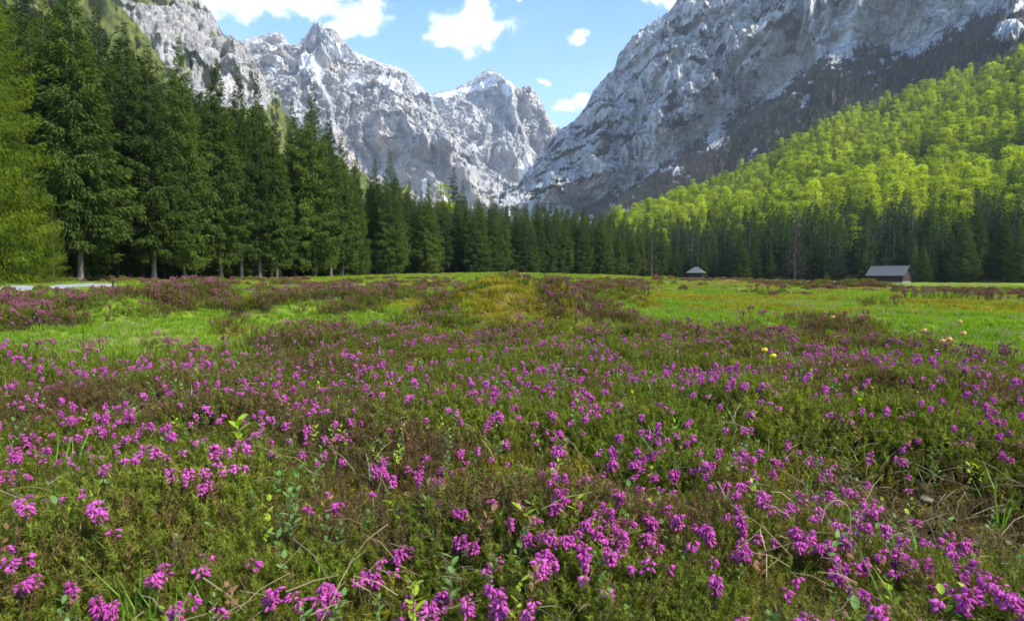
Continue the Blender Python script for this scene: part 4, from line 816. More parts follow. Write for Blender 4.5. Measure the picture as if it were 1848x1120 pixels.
def build_hut():
    x, y = at(1256, 232); z = float(gz(x, y)) - .1; rt = empty('hut', (x, y, z), R(-25)); tag(rt, 'small dark hay hut with pointed grey roof at the wood edge', 'hut')
    MB().box((0, 0, .3), (4.2, 3.8, .6)).build('stone_base', M['stone'], rt)
    w = MB()
    for k in range(8): w.box((0, 0, .72 + k * .2), (4.4 + .1 * (k % 2), 4.0, .19))
    w.build('log_wall', M['dark_wood'], rt)
    MB().box((-.9, -2.03, 1.2), (1.0, .08, 1.2)).build('door', M['door_wood'], rt)
    b = MB(); A = np.array([(-2.9, -2.7, 2.15), (2.9, -2.7, 2.15), (2.9, 2.7, 2.15), (-2.9, 2.7, 2.15)]); T = np.array([(-.55, 0, 4.1), (.55, 0, 4.1)])
    b.add(np.vstack([A, T, A - (0, 0, .12)]), [[0, 1, 5, 4], [2, 3, 4, 5], [6, 7, 1, 0], [7, 8, 2, 1], [8, 9, 3, 2], [9, 6, 0, 3], [9, 8, 7, 6]]); b.tris([[A[1], A[2], T[1]], [A[3], A[0], T[0]]]); b.build('roof', M['shingle'], rt)
    for k in (-1, 1): MB().tube([(k * 2.6, -2.5, 0), (k * 2.6, -2.5, 2.2)], .09, 5).build('post', M['dark_wood'], rt)
build_hut()
g_bare = mk_bare(71, H=9, n=1400, wide=.30, up=.35, w=.03, twl=.8, mat='bare_near'); g_bare2 = mk_bare(72, H=18, n=700, wide=.14, mat='bare_near')
def single(px, r, H, proto, H0, nm, lab, sx=1.0):
    x, y = at(px, r); return plant_tree(nm, proto, x, y, float(gz(x, y)) - .1, H, H0, 1.0, lab, None, sx=sx)
single(1434, 196, 9.5 * 1.5, g_bare, 9, 'bare_tree', 'leafless grey tree with forking dark trunk standing alone before the conifers', .85)
single(1176, 205, 14, g_bare2, 18, 'bare_tree', 'thin greyish leafless tree at the right end of the middle wood', 1.1)
single(1335, 214, 15, SPR[2], 26, 'spruce_tree', 'dark spruce standing forward between the hut and the leafless tree', 1.2)
single(1318, 216, 13.5, g_bare2, 18, 'bare_tree', 'purplish leafless tree close beside the forward dark spruce')
single(1742, 184, 17.5, SPR[4], 26, 'spruce_tree', 'light green open spruce standing forward to the right of the barn', 1.1)
single(1668, 192, 10.5, SPR[4], 26, 'spruce_tree', 'small young spruce directly right of the barn', 1.1)
single(1712, 196, 12, SPR[2], 26, 'spruce_tree', 'middling spruce between the small young one and the light green one', 1.0)
single(1838, 176, 17, SPR[2], 26, 'spruce_tree', 'spruce cut by the right edge of the picture, right of the barn', 1.1)
single(1268, 236, 10.5, SPR[0], 26, 'spruce_tree', 'small spruce just right of the hay hut', 1.0)
MSAP = mk_spruce(90, H=1, nb=60, nt=14, base=.04, wide=.30, twig=.10, ragged=.2, mat='spruce_bright')
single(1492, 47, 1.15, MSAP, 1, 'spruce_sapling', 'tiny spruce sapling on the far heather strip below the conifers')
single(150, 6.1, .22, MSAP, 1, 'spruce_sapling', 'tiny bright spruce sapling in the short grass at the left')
x, y = at(203, 33); pz = float(gz(x, y)); MBp = MB().tube([(0, 0, -.2), (.02, 0, .5)], .045, 6).build('post', M['dark_wood']); MBp.location = (x, y, pz); tag(MBp, 'short dark wooden post beside the end of the gravel path', 'post')

# ------------------------------------------------------------------ heather, flowers, grass, moss
def needles(P0, P1, n, L, W, g, spread=1.0, upw=.55):
    """needles in whorls along a stem from P0 to P1: thin triangles"""
    t = np.linspace(.12, 1, n)[:, None]; P = P0 + (P1 - P0) * t; a = g.random(n) * 6.28; ax = unit(P1 - P0)
    A = unit(np.cross(ax, [1., .2, 0])); B = np.cross(ax, A); O = A * np.cos(a)[:, None] + B * np.sin(a)[:, None]
    D = unit(O * spread + ax * upw + g.normal(0, .15, (n, 3))); l = L * (.7 + .6 * g.random(n))[:, None]; S = unit(np.cross(D, ax)) * W / 2
    return np.stack([P - S, P + S, P + D * l], 1)
def heather_tuft(seed, ns=9, H=.15, nn=84, L=.0125, W=.0028, R0=.06, leaf='heather_leaf'):
    g = np.random.default_rng(seed); b = MB()
    for k in range(ns):
        a = g.random() * 6.28; r = R0 * math.sqrt(g.random()); base = np.array([math.cos(a) * r * .5, math.sin(a) * r * .5, -.02]); h = H * g.uniform(.6, 1.1)
        top = base + np.array([math.cos(a) * r * 1.3 + g.normal(0, .015), math.sin(a) * r * 1.3 + g.normal(0, .015), h]); mid = (base + top) / 2 + g.normal(0, .008, 3)
        b.tube([base, mid, top], [.0016, .0012, .0006], 3, 0, False)
        b.tris(needles(base, mid, nn // 3, L, W, g), 1); b.tris(needles(mid, top * .7 + mid * .3, nn // 2, L, W, g), 1); b.tris(needles(top * .55 + mid * .45, top, nn // 4, L * .85, W, g, .8, .9), 2)
        for q in range(2):
            t = g.uniform(.3, .8); s0 = mid * (1 - t) + top * t if t > .5 else base * (1 - t) + mid * t; a2 = g.random() * 6.28; e = s0 + np.array([math.cos(a2) * .022, math.sin(a2) * .022, .035]); b.tris(needles(s0, e, nn // 4, L, W, g), 1)
    return b.mesh('heather_tuft', [M['wood_stem'], M[leaf], M['heather_tip' if leaf == 'heather_leaf' else leaf]])
TUFT = [heather_tuft(100 + k) for k in range(5)] + [heather_tuft(110 + k, leaf='heather_dark', ns=11, nn=50) for k in range(2)]
def bell(P, D, g, s=1.0):
    """one small urn-shaped floret hanging from P along D: verts, quads, tip tris"""
    A = unit(np.cross(D, [.3, .9, .2])); B = np.cross(D, A); a = np.arange(5) * 1.2566; rings = [(0, .0005), (.0018, .00150), (.0044, .00140), (.0062, .0007)]
    V = np.vstack([P + D * (h * s) + (A[None] * np.cos(a)[:, None] + B[None] * np.sin(a)[:, None]) * (r * s) for h, r in rings]); f = []
    for k in range(3):
        for j in range(5): f.append([k * 5 + j, k * 5 + (j + 1) % 5, k * 5 + 5 + (j + 1) % 5, k * 5 + 5 + j])
    return V, f
def flower_sprig(seed, heads=1, H=.17, big=1.0):
    """returns stem, leaves and the flower spikes as separate builders"""
    g = np.random.default_rng(seed); st, lf, sp = MB(), MB(), []
    for q in range(heads):
        a = g.random() * 6.28; off = np.array([math.cos(a), math.sin(a), 0]) * (g.uniform(.006, .016) if heads > 1 else 0); top = np.array([0, 0, H * g.uniform(.86, 1.0)]) + off * 1.3; mid = np.array([0, 0, H * .5]) + off * .5
        st.tube([(0, 0, -.02), mid, top], [.0016, .0012, .0006], 4, 0, False); lf.tris(needles(np.array([0, 0, 0.]), mid, 34, .010, .002, g)); lf.tris(needles(mid, top, 26, .009, .002, g))
        b = MB(); n = int(g.integers(10, 36)); L = (.006 + .00065 * n * g.uniform(.7, 1.1)) * big; fav = g.random() * 6.28
        for k in range(n):
            t = k / n; c = top - np.array([0, 0, L]) * (t * 1.0) + np.array([0, 0, .004]); aa = fav + g.normal(0, 1.15); o = np.array([math.cos(aa), math.sin(aa), g.uniform(-.9, -.05)]); s = g.uniform(.95, 1.4) * big
            V, f = bell(c + o * np.array([1, 1, .3]) * .0046 * big, unit(o), g, s * 1.12); b.add(V, f, 0)
            Vt = V[-5:]; b.add(np.vstack([Vt, Vt.mean(0) + unit(o) * .0016]), [[j, (j + 1) % 5, 5] for j in range(5)], 1)
            if g.random() < .35: b.tris(needles(c, c + unit(o) * .004, 3, .004, .0014, g), 1)
        sp.append(b)
    return st, lf, sp
SPRIG = []
for k in range(9):
    hd = (1, 1, 1, 2, 2, 2, 3, 3, 1)[k]; st, lf, sp = flower_sprig(200 + k, hd, big=1.12)
    SPRIG.append((st.mesh('stem', [M['wood_stem']]), lf.mesh('leaves', [M['heather_leaf']]), [b.mesh('flower_spike', [M['petal'], M['anther']], True) for b in sp]))
def sprig_far(seed, heads, mat='petal', lod=1, H=.16):
    g = np.random.default_rng(seed); b = MB()
    for q in range(heads):
        a = g.random() * 6.28; o = np.array([math.cos(a), math.sin(a), 0]) * g.uniform(0, .05 if heads > 2 else .012); top = np.array([0, 0, H * g.uniform(.8, 1.0)]) + o; b.tube([(0, 0, 0), top], [.0014, .0006], 3, 0, False); b.tris(needles(np.array([0, 0, .0]) + o * .3, top, 26, .011, .0025, g), 1)
        n = 14; L = g.uniform(.008, .026)
        for k in range(n):
            c = top - np.array([0, 0, L * k / n]); aa = g.random() * 6.28; D = unit(np.array([math.cos(aa), math.sin(aa), g.uniform(-.9, .1)])); S = unit(np.cross(D, g.normal(size=3))); T = np.cross(D, S); l, w = .0112, .0034
            b.add([c, c + D * l * .5 + S * w, c + D * l * .5 + T * w, c + D * l * .5 - S * w, c + D * l * .5 - T * w, c + D * l], [[0, 1, 2], [0, 2, 3], [0, 3, 4], [0, 4, 1], [5, 2, 1], [5, 3, 2], [5, 4, 3], [5, 1, 4]], 2)
    return b.mesh('heather_sprig', [M['wood_stem'], M['heather_leaf'], M[mat]])
SPF = [sprig_far(230 + k, (1, 1, 2, 2, 3)[k]) for k in range(5)]
FLC = [sprig_far(240 + k, 9, 'petal_old', H=.15) for k in range(4)]
def clump_far(seed, H=.5, R0=.5, n=900, mat='heather_leaf', fl=.45):
    """a dense cushion of heather seen from far: leaf and flower slivers"""
    g = np.random.default_rng(seed); b = MB(); a = g.random(n) * 6.28; r = R0 * np.sqrt(g.random(n)); z = H * (1 - (r / R0) ** 2) * (.35 + .65 * g.random(n) ** .5); P = xyz(np.cos(a) * r, np.sin(a) * r, z)
    D = unit(xyz(np.cos(a) * .4, np.sin(a) * .4, 1 + 0 * a) + g.normal(0, .4, (n, 3))); N = unit(g.normal(size=(n, 3))); l = H * .22 * (.6 + .8 * g.random(n)); q = kites(P, D, l, l * .28, N); top = g.random(n) < fl * (z / H) ** 2 * 1.3
    b.quads(q[~top], 0); b.quads(q[top], 1); return b.mesh('heather_clump', [M[mat], M['petal_old']])
CLF = [clump_far(250 + k, mat=('heather_leaf', 'heather_dark')[k % 2], fl=(.25, .5, .12, .6)[k]) for k in range(4)]
def grass_tuft(seed, n=26, H=.09, W=.0028, R0=.05, mat='grass', lean=.4):
    g = np.random.default_rng(seed); b = MB()
    for k in range(n):
        a = g.random() * 6.28; r = R0 * math.sqrt(g.random()); p = np.array([math.cos(a) * r, math.sin(a) * r, -.005]); h = H * g.uniform(.5, 1.15); a2 = g.random() * 6.28; d = np.array([math.cos(a2), math.sin(a2), 0]) * h * lean * g.uniform(.3, 1.3); s = np.array([-math.sin(a2), math.cos(a2), 0]) * W * g.uniform(.7, 1.2)
        m_ = p + d * .3 + (0, 0, h * .55); t = p + d + (0, 0, h * g.uniform(.75, 1)); b.quads([[p - s, p + s, m_ + s * .8, m_ - s * .8]]); b.tris([[m_ - s * .8, m_ + s * .8, t]])
    return b.mesh('grass_tuft', [M[mat]])
GT = [grass_tuft(300 + k) for k in range(3)] + [grass_tuft(310, mat='dry', n=16)]
GTF = [grass_tuft(320 + k, n=60, H=.16, W=.009, R0=.30) for k in range(3)] + [grass_tuft(330, n=50, H=.13, W=.008, R0=.28, mat='moss')]
GTL = [grass_tuft(340 + k, n=8, H=.16, W=.0026, R0=.04, mat='blade', lean=.6) for k in range(3)]
def moss_tuft(seed, mat='moss'):
    g = np.random.default_rng(seed); b = MB()
    for k in range(26):
        a = g.random() * 6.28; r = .05 * math.sqrt(g.random()); p = np.array([math.cos(a) * r, math.sin(a) * r, -.01]); e = p + np.array([g.normal(0, .008), g.normal(0, .008), g.uniform(.025, .05)]); b.tris(needles(p, e, 26, .008, .003, g, 1.0, .4))
    return b.mesh('moss_tuft', [M[mat]])
MOS = [moss_tuft(350), moss_tuft(351), moss_tuft(352, 'moss_brown'), moss_tuft(353, 'moss_brown')]
def litter(seed):
    g = np.random.default_rng(seed); b = MB()
    for k in range(9):
        a = g.random() * 6.28; L = g.uniform(.03, .10); p = np.array([g.normal(0, .05), g.normal(0, .05), g.uniform(.0, .04)]); d = np.array([math.cos(a), math.sin(a), g.normal(0, .25)]); b.tube([p, p + d * L * .5 + (0, 0, .006), p + d * L], [.0008, .0007, .0004], 3, 0, False)
    return b.mesh('dry_stalk', [M['dry']])
LIT = [litter(360), litter(361)]
def seedling(seed, mat):
    g = np.random.default_rng(seed); b = MB(); H = g.uniform(.07, .11); b.tube([(0, 0, 0), (.004, 0, H * .5), (0, 0, H)], [.0011, .0009, .0006], 3, 0, False)
    for k in range(9):
        a = k * 2.4; t = .4 + .6 * k / 8; P = np.array([0, 0, H * t]); D = unit(np.array([math.cos(a), math.sin(a), .35 + .5 * t])); S = unit(np.cross(D, [0, 0, 1.])); l = g.uniform(.011, .019); w = l * .28
        b.add([P, P + D * l * .35 + S * w, P + D * l * .75 + S * w * .8, P + D * l, P + D * l * .75 - S * w * .8, P + D * l * .35 - S * w], [[0, 1, 2, 3], [0, 3, 4, 5]], 1)
    return b.mesh('seedling', [M['wood_stem'], M[mat]])
SEE = [seedling(370, 'shrub_leaf'), seedling(371, 'shrub_leaf'), seedling(372, 'lime_leaf'), seedling(373, 'dead_leaf')]

rs = np.random.default_rng(77)
def spread(n, r0, r1, half=41, pw=2.0):
    """points over a fan of ground; pw 2 is even by area, lower crowds the near end"""
    n = int(n * 1.36); half *= 1.36; r0 = r0 if r0 > .8 else .5; a = R(half) * (2 * rs.random(n) - 1); u = rs.random(n); r = (r0 ** pw + u * (r1 ** pw - r0 ** pw)) ** (1 / pw) if pw > 0 else r0 * (r1 / r0) ** u
    return np.sin(a) * r, np.cos(a) * r, r
def put(name, x, y, dz, scl, idx, protos, label, tilt=.16):
    n = len(x); rot = np.c_[rs.normal(0, tilt, n), rs.normal(0, tilt, n), rs.random(n) * 6.28]
    return scatter(name, xyz(x, y, gz(x, y) + dz), rot, scl, idx, protos, label)
HV = lambda x, y: .74 + .55 * fbm(xyz(x * 1.7, y * 1.7, 15.), 3) + .25 * fbm(xyz(x * .6, y * .6, 18.), 2)     # how tall the heather stands
# near heather
x, y, r = spread(15000, .62, 4.2, 42, 1.2); he, mo = cover(x, y); k = rs.random(len(x)) < he * (1 - .45 * sstep(.5, 1, mo)); x, y, r = x[k], y[k], r[k]
brn = fbm(xyz(x * .9, y * .9, 33.), 3) + .55 * sstep(-.2, -1.6, x) * sstep(2.2, 3.2, r) ; ix = np.where(rs.random(len(x)) < .10 + .65 * sstep(.0, .5, brn), rs.integers(5, 7, len(x)), rs.integers(0, 5, len(x)))
put('heather', x, y, -.01, np.clip(HV(x, y), .35, 1.3) * rs.uniform(.75, 1.15, len(x)), ix, TUFT, 'dense needle-leaved heather covering the foreground')
x, y, r = spread(36000, 4.0, 19, 42, 1.3); he, mo = cover(x, y); k = rs.random(len(x)) < he * (1 - .45 * sstep(.5, 1, mo)); x, y, r = x[k], y[k], r[k]
brn = fbm(xyz(x * .5, y * .5, 33.), 3) + .35 * sstep(5, 9, r); ix = np.where(rs.random(len(x)) < .15 + .6 * sstep(.0, .6, brn), rs.integers(5, 7, len(x)), rs.integers(0, 5, len(x)))
put('heather', x, y, -.01, np.clip(HV(x, y), .4, 1.2) * rs.uniform(.85, 1.2, len(x)) * np.interp(r, [4, 10, 19], [1, 1.2, 1.7]), ix, TUFT, 'heather cushions on the hummocks of the middle ground')
x, y, r = spread(9000, 17, 75, 44, 1.0); he, mo = cover(x, y); k = rs.random(len(x)) < he; x, y, r = x[k], y[k], r[k]
put('heather', x, y, -.04, np.interp(r, [17, 40, 75], [.32, .55, .85]) * rs.uniform(.6, 1.1, len(x)), rs.integers(0, 4, len(x)), CLF, 'purple-brown heather strips in the far meadow', .05)
# flowers beyond the sprigs built one by one
x, y, r = spread(9000, 1.9, 9.5, 42, .9); he, mo = cover(x, y); fn = fbm(xyz(x * 1.1, y * 1.1, 60.), 3); dens = (.24 + .76 * sstep(-.12, .4, fn)) * np.interp(r, [1.9, 2.3, 3, 5, 9], [.08, .40, .80, .80, .55]) * he * (1 - .65 * sstep(-.7, -1.9, x) * sstep(2.4, 2.9, r) * sstep(4.6, 3.6, r))
k = rs.random(len(x)) < dens; x, y, r = x[k], y[k], r[k]
put('heather_blossom', x, y, np.clip(HV(x, y), .4, 1.2) * .15 - .16 + rs.uniform(.0, .05, len(x)) + .02, rs.uniform(.85, 1.2, len(x)) * np.interp(r, [2, 6, 9.5], [.95, .86, .82]), rs.integers(0, 5, len(x)), SPF, 'small magenta heather flowers thick over the middle ground')
x, y, r = spread(17000, 5.5, 22, 43, 1.0); he, mo = cover(x, y); fn = fbm(xyz(x * .5, y * .5, 60.), 3); k = rs.random(len(x)) < he * (.12 + .88 * sstep(-.2, .35, fn)) * (1 - .6 * mo); x, y, r = x[k], y[k], r[k]
put('heather_blossom', x, y, np.interp(r, [5, 10, 22], [-.015, .03, .09]), rs.uniform(.8, 1.15, len(x)) * np.interp(r, [5, 10, 22], [.9, 1.15, 1.9]), rs.integers(0, 4, len(x)), FLC, 'faded purple heather blossom on the hummocks')
# grass
x, y, r = spread(60000, 2.2, 30, 42, .9); he, mo = cover(x, y); k = rs.random(len(x)) < (1 - he * .96) * (1 - .55 * mo) * sstep(1.7, 2.2, path_d(x, y)) * (np.hypot((x - HOLLOW[0]) / HOLLOW[2], (y - HOLLOW[1]) / HOLLOW[3]) > 1.25); x, y, r = x[k], y[k], r[k]
drp = .06 + .3 * sstep(.1, .5, fbm(xyz(x * .7, y * .7, 5.), 3))
put('grass', x, y, 0, rs.uniform(.6, 1.1, len(x)) * np.interp(r, [2, 8, 30], [.65, .9, 1.5]), np.where(rs.random(len(x)) < drp, 3, rs.integers(0, 3, len(x))), GT, 'short fresh green grass between the heather patches')
x, y, r = spread(26000, 20, 120, 44, .8); he, mo = cover(x, y); k = (rs.random(len(x)) < (1 - he)) & (path_d(x, y) > 2.1) & (r < forest_edge(az2px(np.arctan2(x, y)))); x, y, r = x[k], y[k], r[k]; he, mo = cover(x, y)
put('grass', x, y, 0, rs.uniform(.5, 1.0, len(x)) * np.interp(r, [20, 60, 120], [.8, 1.3, 2.0]), np.where(rs.random(len(x)) < .06 + mo * .9, 3, rs.integers(0, 3, len(x))), GTF, 'far meadow grass, bright green with yellowish humps')
x, y, r = spread(1500, .8, 5.5, 41, 1.3); he, mo = cover(x, y); k = rs.random(len(x)) < .07 + .42 * sstep(.10, .5, fbm(xyz(x * .9, y * .9, 111.), 3)) + 1.0 * sstep(-.40, -.58, x / r) * sstep(3.2, 2.2, r); x, y, r = x[k], y[k], r[k]
put('grass_blades', x, y, 0, rs.uniform(.6, 1.15, len(x)), rs.integers(0, 3, len(x)), GTL, 'longer bright grass blades poking through the heather', .2)
x, y, r = spread(330, .7, 7, 41, 1.2); q = rs.random((60, 2)) * 2 - 1; x = np.r_[x, HOLLOW[0] + q[:, 0] * .5]; y = np.r_[y, HOLLOW[1] + q[:, 1] * .6]; put('dry_stalks', x, y, rs.uniform(.02, .11, len(x)), rs.uniform(.6, 1.4, len(x)), rs.integers(0, 2, len(x)), LIT, 'dry straw-coloured stalks lying in the heather', .5)
x, y, r = spread(620, .8, 4.5, 41, 1.3); put('leafy_undergrowth', x, y, rs.uniform(.03, .075, len(x)), rs.uniform(.7, 1.15, len(x)), rs.choice([0, 1, 2, 3], len(x), p=[.4, .3, .15, .15]), SEE, 'small oval-leaved seedlings scattered through the heather', .25)
# moss
x, y, r = spread(9000, .62, 4.5, 42, 1.3); he, mo = cover(x, y); d_h = np.hypot((x - HOLLOW[0]) / HOLLOW[2], (y - HOLLOW[1]) / HOLLOW[3]); k = rs.random(len(x)) < np.clip(mo + .25, 0, 1); x, y, r, d_h = x[k], y[k], r[k], d_h[k]
put('moss', x, y, 0, rs.uniform(.6, 1.2, len(x)), np.where(rs.random(len(x)) < .12 + .85 * sstep(1.2, .8, d_h), rs.integers(2, 4, len(x)), rs.integers(0, 2, len(x))), MOS, 'yellow-green and brown moss between the heather stems')
x, y, r = spread(16000, 4.5, 20, 42, 1.0); he, mo = cover(x, y); k = rs.random(len(x)) < mo; x, y, r = x[k], y[k], r[k]
put('moss', x, y, 0, rs.uniform(.8, 1.5, len(x)) * np.interp(r, [4.5, 20], [1, 2.2]), rs.integers(0, 2, len(x)), MOS, 'golden moss on the crown of the middle hummock')

# ------------------------------------------------------------------ things in the foreground, one by one
def hit(px, py, hgt):
    """ground point whose plant tops (hgt above ground) lie on the sight line of a picture point"""
    dx, dz = pxdir(px, py); y = .5 / -dz
    for _ in range(30):
        h = hgt(dx * y, y) if callable(hgt) else hgt; zt = float(gz(dx * y, y)) + h; y = .6 * y + .4 * max(.3, (CAMZ - zt) / -dz)
    return dx * y, y, float(gz(dx * y, y)) + (hgt(dx * y, y) if callable(hgt) else hgt)
BL = [(110,205),(115,240),(150,285),(180,250),(215,300),(210,340),(260,215),(320,325),(345,205),(420,120),(465,135),(425,195),(445,375),(440,415),(400,475),(435,520),(50,345),(60,375),(45,495),(50,540),(527,200),(575,220),(620,215),(585,260),(705,175),(660,190),(785,215),(830,175),(730,310),(775,300),(825,292),(1015,300),(940,370),(990,365),(1060,355),(1085,355),(1135,340),(1170,365),(845,405),(870,405),(930,455),(1018,465),(1165,100),(1250,105),(1320,125),(1395,110),(1455,190),(1340,165),(1215,200),(1295,235),(1155,255),(1080,260),(1560,220),(1610,235),(1465,295),(1555,500),(1455,570),(1630,555),(480,682),(160,545),(285,475),(100,765),(65,780),(100,825),(848,810),(885,845),(840,855),(958,890),(1210,835),(70,950),(305,975),(480,1025),(535,1060),(622,1030),(985,1050),(1050,1100),(1310,1010),(1370,980),(1530,1000),(1600,950),(1620,970),(1450,1055),(325,70),(360,100),(525,30),(545,95),(655,120)]
BM = [(130,15),(270,20),(330,10),(450,15),(155,115),(220,95),(50,90),(15,225),(70,245),(780,120),(745,100),(800,125),(685,160),(910,45),(905,130),(1005,105),(970,145),(905,235),(965,220),(1140,85),(1105,130),(1160,150),(1160,185),(1240,45),(1110,215),(1410,75),(1430,95),(490,305),(600,310),(625,375),(640,355),(670,270),(260,340),(225,385),(200,410),(250,400),(290,390),(340,350),(335,410),(415,415),(470,420),(520,395),(500,425),(570,430),(545,400),(345,520),(205,485),(35,555),(670,570),(760,535),(910,395),(945,410),(895,440),(1050,365),(1135,395),(1110,435),(1010,520),(1015,560),(1020,600),(1100,500),(885,550),(855,610),(1260,570),(1280,600),(1250,640),(1110,660),(1050,700),(990,730),(1170,715),(1225,760),(1220,795),(1020,795),(1045,835),(1335,790),(1310,265),(1290,295),(1350,320),(1250,380),(1325,465),(1375,495),(1420,395),(1485,345),(1480,385),(1530,220),(1590,285),(1540,330),(1560,410),(1575,440),(1615,400),(1620,470),(1590,530),(1390,610),(1390,650),(1400,690),(1440,650),(1485,590),(1520,620),(1475,720),(1520,740),(1410,725),(1445,780),(1440,820),(1405,855),(1550,825),(1410,950),(1270,915),(660,745),(675,775),(630,815),(300,790),(330,795),(185,840),(245,885),(180,920),(140,910),(790,890),(790,920),(20,970),(335,1010),(330,1050),(370,1085),(470,1015),(530,1020),(545,1050),(715,970),(730,1010),(1020,1030),(980,1090),(590,1110)]
BR_ = [(15,280),(50,290),(150,370),(180,420),(185,460),(210,510),(250,440),(265,500),(320,490),(300,370),(300,330),(330,420),(370,540),(345,530),(200,605),(430,380),(500,260),(500,345),(515,510),(515,545),(490,600),(600,590),(650,565),(520,690),(520,740),(420,685),(345,685),(330,610),(220,760),(235,790),(145,795),(370,775),(100,660),(140,680),(15,650),(15,700),(640,650),(710,640),(690,720),(740,700),(720,740),(880,670),(970,680),(940,780),(945,820),(955,845),(1035,760),(990,740),(1110,780),(1115,820),(1090,680),(1080,620),(1210,670),(1160,730),(1200,790),(1245,740),(1290,800),(1325,745),(1350,855),(1405,810),(1435,880),(1470,900),(1470,970),(1515,990),(1580,1030),(1600,970),(1640,1000),(860,485),(850,570),(900,430),(940,510),(890,560),(680,345),(700,350),(660,390),(720,400),(640,490),(700,520),(1040,330),(905,300),(1065,485),(1085,400),(1330,250),(1580,160),(1570,305),(285,190),(380,120),(720,845),(770,835),(610,875),(340,930),(820,980),(945,985),(470,1015),(395,1075),(1150,955),(1195,920),(1260,1040),(1290,1045),(870,1100),(1030,1100),(125,930)]
K = 1653 / 620; spots = [(x / K, 700 + y / K) for x, y in BL] + [(600 + x / K, 700 + y / K) for x, y in BM] + [(1228 + x / K, 700 + y / K) for x, y in BR_]
spots = sorted(spots, key=lambda q: -q[1])[:298]
hh = lambda x, y: float(np.clip(HV(x, y), .45, 1.2)) * .145 + .025
cellc = {}
for px, py in spots:
    x, y, zt = hit(px, py, hh); k = rs.integers(0, len(SPRIG)); s_ = rs.uniform(.84, 1.12); st, lf, sp = SPRIG[k]
    root = empty('heather_sprig', (x, y, zt - .165 * s_), rs.random() * 6.28, s_); root.rotation_euler = (rs.normal(0, .13), rs.normal(0, .13), rs.random() * 6.28)
    link(bpy.data.objects.new('stem', st), root); link(bpy.data.objects.new('leaves', lf), root)
    for m_ in sp: link(bpy.data.objects.new('flower_spike', m_), root)
    side = ('far left', 'left', 'middle', 'right', 'far right')[min(4, int(px / 370))]; band = 'along the bottom edge' if py > 1010 else ('in the lower foreground' if py > 900 else ('in the middle of the heather' if py > 800 else 'far end of the near heather'))
    hd = {1: 'single magenta spike', 2: 'paired magenta spikes', 3: 'three clustered magenta spikes'}[len(sp)]
    tag(root, 'heather sprig: %s, %s, %s' % (hd, band, side), 'heather', 'magenta heather sprigs %s, %s' % (band, side))

def oval(P, D, N, l, w, b, m=0, fold=.15):
    """an oval leaf with a folded midrib"""
    S = unit(np.cross(D, N)); N = unit(np.cross(S, D)); prof = [(0, .12), (.2, .75), (.5, 1), (.8, .72), (1, .02)]; V = []
    for t, q in prof:
        c = P + D * l * t - N * l * .12 * t * t; V += [c + S * w / 2 * q + N * w * fold * q, c, c - S * w / 2 * q + N * w * fold * q]
    F = []
    for k in range(4): F += [[k * 3, k * 3 + 1, k * 3 + 4, k * 3 + 3], [k * 3 + 1, k * 3 + 2, k * 3 + 5, k * 3 + 4]]
    b.add(V, F, m)
def berry_shrub(px, py, H, mat, lab, n=14, L=.016, nm='lingonberry_plant', stems=2):
    H = H + .085; L = L * 1.15; x, y, zt = hit(px, py, H); rt = empty(nm, (x, y, zt - H), rs.random() * 6.28); tag(rt, lab, 'plant'); g = rs
    for q in range(stems):
        a = g.random() * 6.28; tip = np.array([math.cos(a) * .02 * (stems > 1), math.sin(a) * .02 * (stems > 1), H * g.uniform(.8, 1)]); MB().tube([(0, 0, -.02), tip * .5 + (.004, 0, 0), tip], [.0012, .001, .0007], 4, 0).build('stem', M['wood_stem'], rt)
        for k in range(n // stems + 2):
            t = .5 + .5 * k / (n // stems + 1); aa = k * 2.4 + q; P = tip * t; D = unit(np.array([math.cos(aa), math.sin(aa), g.uniform(.1, .7) + .5 * t])); b = MB(); oval(P, D, np.array([0, 0, 1.]), L * g.uniform(.8, 1.25), L * .55, b); b.build('leaf', M[mat], rt, True)
SH = [(522, 845, .15, 'shrub_leaf', 'tall glossy lingonberry plant with stacked oval leaves left of the bottom middle', 26, .016), (100, 902, .07, 'shrub_leaf', 'pale round-leaved plant low in the heather at the lower left', 7, .02),
      (178, 905, .08, 'shrub_leaf', 'small oval-leaved sprig beside the magenta spikes at the lower left', 6, .018), (378, 925, .08, 'shrub_leaf', 'small oval-leaved sprig right of the brown cap in the heather', 7, .014), (590, 925, .07, 'shrub_leaf', 'low dark-leaved lingonberry right of the tall glossy one', 8, .014),
      (148, 955, .05, 'lime_leaf', 'lime-leaved seedling on bare litter at the lower left', 9, .014), (958, 905, .09, 'lime_leaf', 'yellow-green leafy shoot left of the long central flower spike', 10, .022), (938, 945, .08, 'shrub_leaf', 'oval-leaved shrub below the yellow-green shoot, lower middle', 12, .018),
      (1032, 885, .10, 'lime_leaf', 'light-leaved shoot right of the long central flower spike', 12, .017), (805, 1000, .08, 'shrub_leaf', 'round-leaved plant near the bottom middle', 9, .017), (748, 1050, .07, 'lime_leaf', 'lime and dark leaved plant close to the bottom edge, left of middle', 8, .018),
      (1725, 1050, .08, 'lime_leaf', 'wide lime-leaved plant near the bottom right corner', 14, .018), (1545, 1085, .07, 'shrub_leaf', 'curled oval leaves beside the flowers at the bottom right', 7, .02), (1553, 710, .07, 'lime_leaf', 'bright lime leaf pair poking out right of middle', 5, .03),
      (1512, 690, .06, 'shrub_leaf', 'small leafy shrub behind the lime leaf pair', 10, .016), (430, 752, .06, 'lime_leaf', 'large bright lime leaves standing up in the left heather', 5, .036), (268, 835, .09, 'lime_leaf', 'narrow lime green upright shoot left of middle', 9, .012)]
for px, py, H, mt, lab, n, L in SH: berry_shrub(px, py, H, mt, lab, n, L, 'leafy_plant' if mt == 'lime_leaf' else 'lingonberry_plant', 1 if n < 9 else 2)
